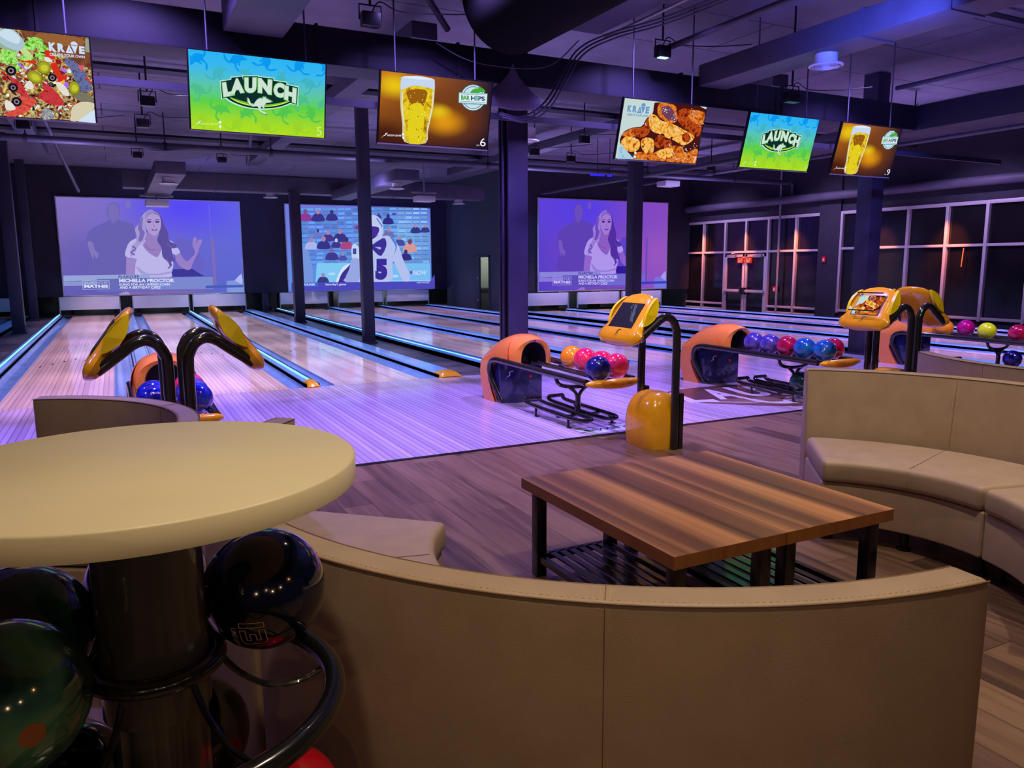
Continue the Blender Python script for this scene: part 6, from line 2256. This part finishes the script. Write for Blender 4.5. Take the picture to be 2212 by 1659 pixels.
hang('roof_joist', 'thin far roof joist crossing above the projection screens', [(-9, 18.2, 4.08), (16.8, 18.2, 4.08)], 0.05, M_ductdk, 'joist', 4)
for x, lab in ((-1.4, 'sloping roof beam at upper left behind the nachos television'), (3.0, 'sloping roof beam seen between logo and beer televisions'), (8.2, 'sloping roof beam seen behind the wings television'), (13.0, 'roof beam above the right lanes')):
    box_duct('roof_beam', lab, x, x + 0.30, 8.2, 19.9, 3.80, 3.98, M_duct, (), 'y', 'beam')
# hangers on the crossing pipe are parts of it
_sp = [o for o in COL.objects if o.name == 'sprinkler_pipe'][0]
for k, x in enumerate((-1.2, 1.0, 2.9, 7.6, 12.0, 14.8)):
    b = MB()
    b.tube([(x, 16.05, 3.64), (x, 16.05, 4.2)], 0.012, 6)
    b.build('hanger_rod', M_ductdk, _sp)
    b = MB()
    b.tube([(x - 0.03, 16.05, 3.60), (x + 0.03, 16.05, 3.60)], 0.078, 14)
    b.build('clamp', M_ductdk, _sp)
# cable bundle
cb_ = [(4.97, 2.0, 3.76), (4.95, 5.8, 3.75), (4.66, 6.90, 3.72), (4.40, 7.10, 3.58), (4.24, 7.14, 3.34), (4.04, 7.16, 3.04), (3.78, 7.16, 2.88), (3.50, 7.16, 2.90)]
for k in range(3):
    q = [(x + 0.012 * k, y - 0.035 * k, z - 0.03 * k) for i, (x, y, z) in enumerate(cb_)]
    hang('cable', ('uppermost', 'middle', 'lowest')[k] + ' cable of the bundle looping down beside the beer television', spl(q, 8), 0.0095, M_pipe, 'cable', 8)
hang('cable', 'thin cable sagging across the black round duct', spl([(2.9, 7.25, 3.50), (3.3, 7.22, 3.36), (3.95, 7.02, 3.34), (4.28, 6.9, 3.60)], 8), 0.006, M_pipe, 'cable', 6)


def diffuser(x, y, ztop, label, r=0.15, neck=0.09):
    t = thing('ceiling_diffuser', label, 'air vent', (x, y, ztop))
    b = MB()
    b.lathe([(r * 0.72, -neck), (r * 0.72, 0.0)], (0, 0, 0), 28)
    b.build('vent_neck', M_white, t)
    b = MB()
    b.lathe([(r * 0.70, -neck + 0.002), (r * 1.08, -neck - 0.012), (r * 1.10, -neck - 0.022), (r * 0.95, -neck - 0.03)], (0, 0, 0), 32, caps=False)
    for k in range(4):
        rr = r * (0.9 - 0.2 * k)
        b.lathe([(rr, -neck - 0.032), (rr - 0.012, -neck - 0.004)], (0, 0, 0), 28, caps=False)
    b.build('vent_cone', M_white, t)
    return t


diffuser(6.42, 5.72, 3.44, 'round pale ceiling diffuser under the blue lit diagonal duct')
diffuser(5.28, 15.5, 3.06, 'small round diffuser under the branch duct left of the thick column', 0.14)
diffuser(0.98, 15.5, 2.98, 'small round diffuser under the branch duct above the left screen', 0.15)
diffuser(5.9, 11.0, 3.50, 'round drum diffuser right of the thick column', 0.17, 0.16)
diffuser(3.6, 20.3, 3.20, 'round diffuser under the far duct above the middle screen', 0.16)
diffuser(8.7, 20.3, 3.20, 'round diffuser at the right end of the far duct', 0.16)


def par_can(x, y, z, label, lit=None, tilt=0.3):
    t = thing('stage_light', label, 'light fixture', (x, y, z))
    b = MB()
    b.box(-0.085, 0.085, -0.05, 0.05, -0.07, 0.05)
    b.build('lamp_housing', M_black, t, bevel=0.012)
    b = MB()
    b.tube([(-0.10, 0, -0.02), (-0.10, 0, 0.11), (0.10, 0, 0.11), (0.10, 0, -0.02)], 0.008, 6)
    b.build('yoke', M_black, t)
    b = MB()
    b.tube([(0, 0, 0.11), (0, 0, 4.2 - z)], 0.012, 6)
    b.build('drop_rod', M_black, t)
    b = MB()
    b.tube(spl([(0.02, 0.03, 0.05), (0.10, 0.03, 0.16), (0.30, 0.02, 0.10), (0.8, 0, 0.14), (1.3, 0, min(0.22, 4.15 - z))], 6), 0.006, 6)
    b.build('power_cable', M_black, t)
    if lit:
        b = MB()
        for dx in (-0.05, -0.02, 0.01, 0.04):
            b.box(dx, dx + 0.02, -0.03, 0.03, -0.078, -0.070)
        b.build('lens', em(lit, 1.5), t)
    return t


par_can(2.18, 7.0, 3.56, 'black stage light with cables hanging at the top above the beer television')
par_can(0.52, 11.0, 3.45, 'small stage light right of the nachos television, upper of the pair')
par_can(0.51, 12.5, 3.42, 'small stage light right of the nachos television, lower of the pair')
par_can(0.55, 16.8, 3.52, 'small far stage light left of the square branch duct')
par_can(2.16, 17.5, 3.60, 'small far stage light under the left logo television')
par_can(-1.0, 13.2, 3.40, 'small stage light below the nachos television')
par_can(7.26, 11.5, 3.50, 'small stage light right of the thick column, under the long duct')
par_can(7.12, 13.0, 3.48, 'small stage light right of the thick column, lower one')
par_can(5.55, 7.2, 3.72, 'stage light with glowing white lens right of the cable bundle', (200, 250, 240))
par_can(6.9, 6.6, 3.25, 'black stage light hanging under the round pale diffuser')
par_can(8.4, 13.8, 3.52, 'small stage light between wings and logo televisions')
par_can(12.0, 8.8, 3.85, 'faint lit fixture at the upper right near the dark corner duct', (120, 130, 200))
par_can(11.8, 13.5, 3.48, 'small stage light right of the last beer television')


def projector(x, y, z, label, zc=4.2):
    t = thing('projector', label, 'projector', (x, y, z))
    b = MB()
    b.box(-0.24, 0.24, -0.20, 0.20, -0.07, 0.07)
    b.build('projector_body', M_white, t, bevel=0.02)
    b = MB()
    b.lathe([(0.06, 0.0), (0.055, 0.05), (0.04, 0.05)], (0, 0, 0), 18)
    b.v = [(v[0] + 0.1, v[2] + 0.20, v[1]) for v in b.v]
    b.build('projector_lens', M_black, t)
    b = MB()
    b.box(-0.34, 0.34, -0.03, 0.03, 0.14, 0.18)
    b.tube([(0, 0, 0.07), (0, 0, zc - z)], 0.025, 8)
    b.build('ceiling_mount', M_steel, t)
    return t


projector(0.95, 19.2, 2.79, 'white projector hanging above the left projection screen', 2.98)
projector(13.4, 17.0, 3.52, 'white projector hanging before the right projection screen')
projector(7.3, 19.3, 3.10, 'small projector hanging above the middle projection screen')
for xa, xb, lab in ((9.66, 10.02, 'glowing blue light bar under the ceiling left of the right column'), (10.12, 10.22, 'short glowing blue light beside the longer blue light bar')):
    b = MB()
    b.box(xa, xb, 15.0, 15.05, 3.37, 3.41)
    o = tag(b.build('blue_light_bar', em((40, 30, 255), 1.6)), lab, 'light')
    b = MB()
    b.box((xa + xb) / 2 - 0.005, (xa + xb) / 2 + 0.005, 15.02, 15.03, 3.41, 4.2)
    b.build('drop_rod', M_black, o)

# ------------------------------------------------------------------ group phrases for repeated things
GR = {'hanging_television': 'televisions hanging above the approach', 'projection_screen': 'projection screens on the far walls', 'bowling_lane': 'polished bowling lanes',
      'lane_capping': 'cappings between the bowling lanes', 'ball_return': 'orange hooded ball returns', 'scoring_console': 'yellow scoring consoles', 'curved_booth_sofa': 'curved booth sofas',
      'coffee_table': 'walnut coffee tables', 'steel_column': 'dark steel columns', 'stage_light': 'small stage lights under the ceiling', 'ceiling_diffuser': 'round ceiling diffusers',
      'projector': 'ceiling projectors', 'ball_cushion': 'cushions behind the pin decks', 'exit_sign': 'exit signs on the glass doors', 'fire_alarm': 'red fire alarm boxes',
      'roof_beam': 'sloping roof beams', 'roof_joist': 'thin roof joists', 'cable': 'cables near the round duct', 'blue_light_bar': 'blue light bars'}
for o in list(COL.objects):
    if o.parent is None and 'label' in o:
        k = o.name.split('.')[0]
        if k == 'bowling_ball' and 'group' not in o:
            x, y = o.location.x, o.location.y
            o['group'] = ('bowling balls on the tower under the round table' if y < 2.5 else 'bowling balls on the left ball return' if x < 2 else 'bowling balls on the middle ball return' if x < 5
                          else 'bowling balls on the second ball return' if x < 8 else 'bowling balls on the right ball return')
        elif k in GR and 'group' not in o:
            o['group'] = GR[k]
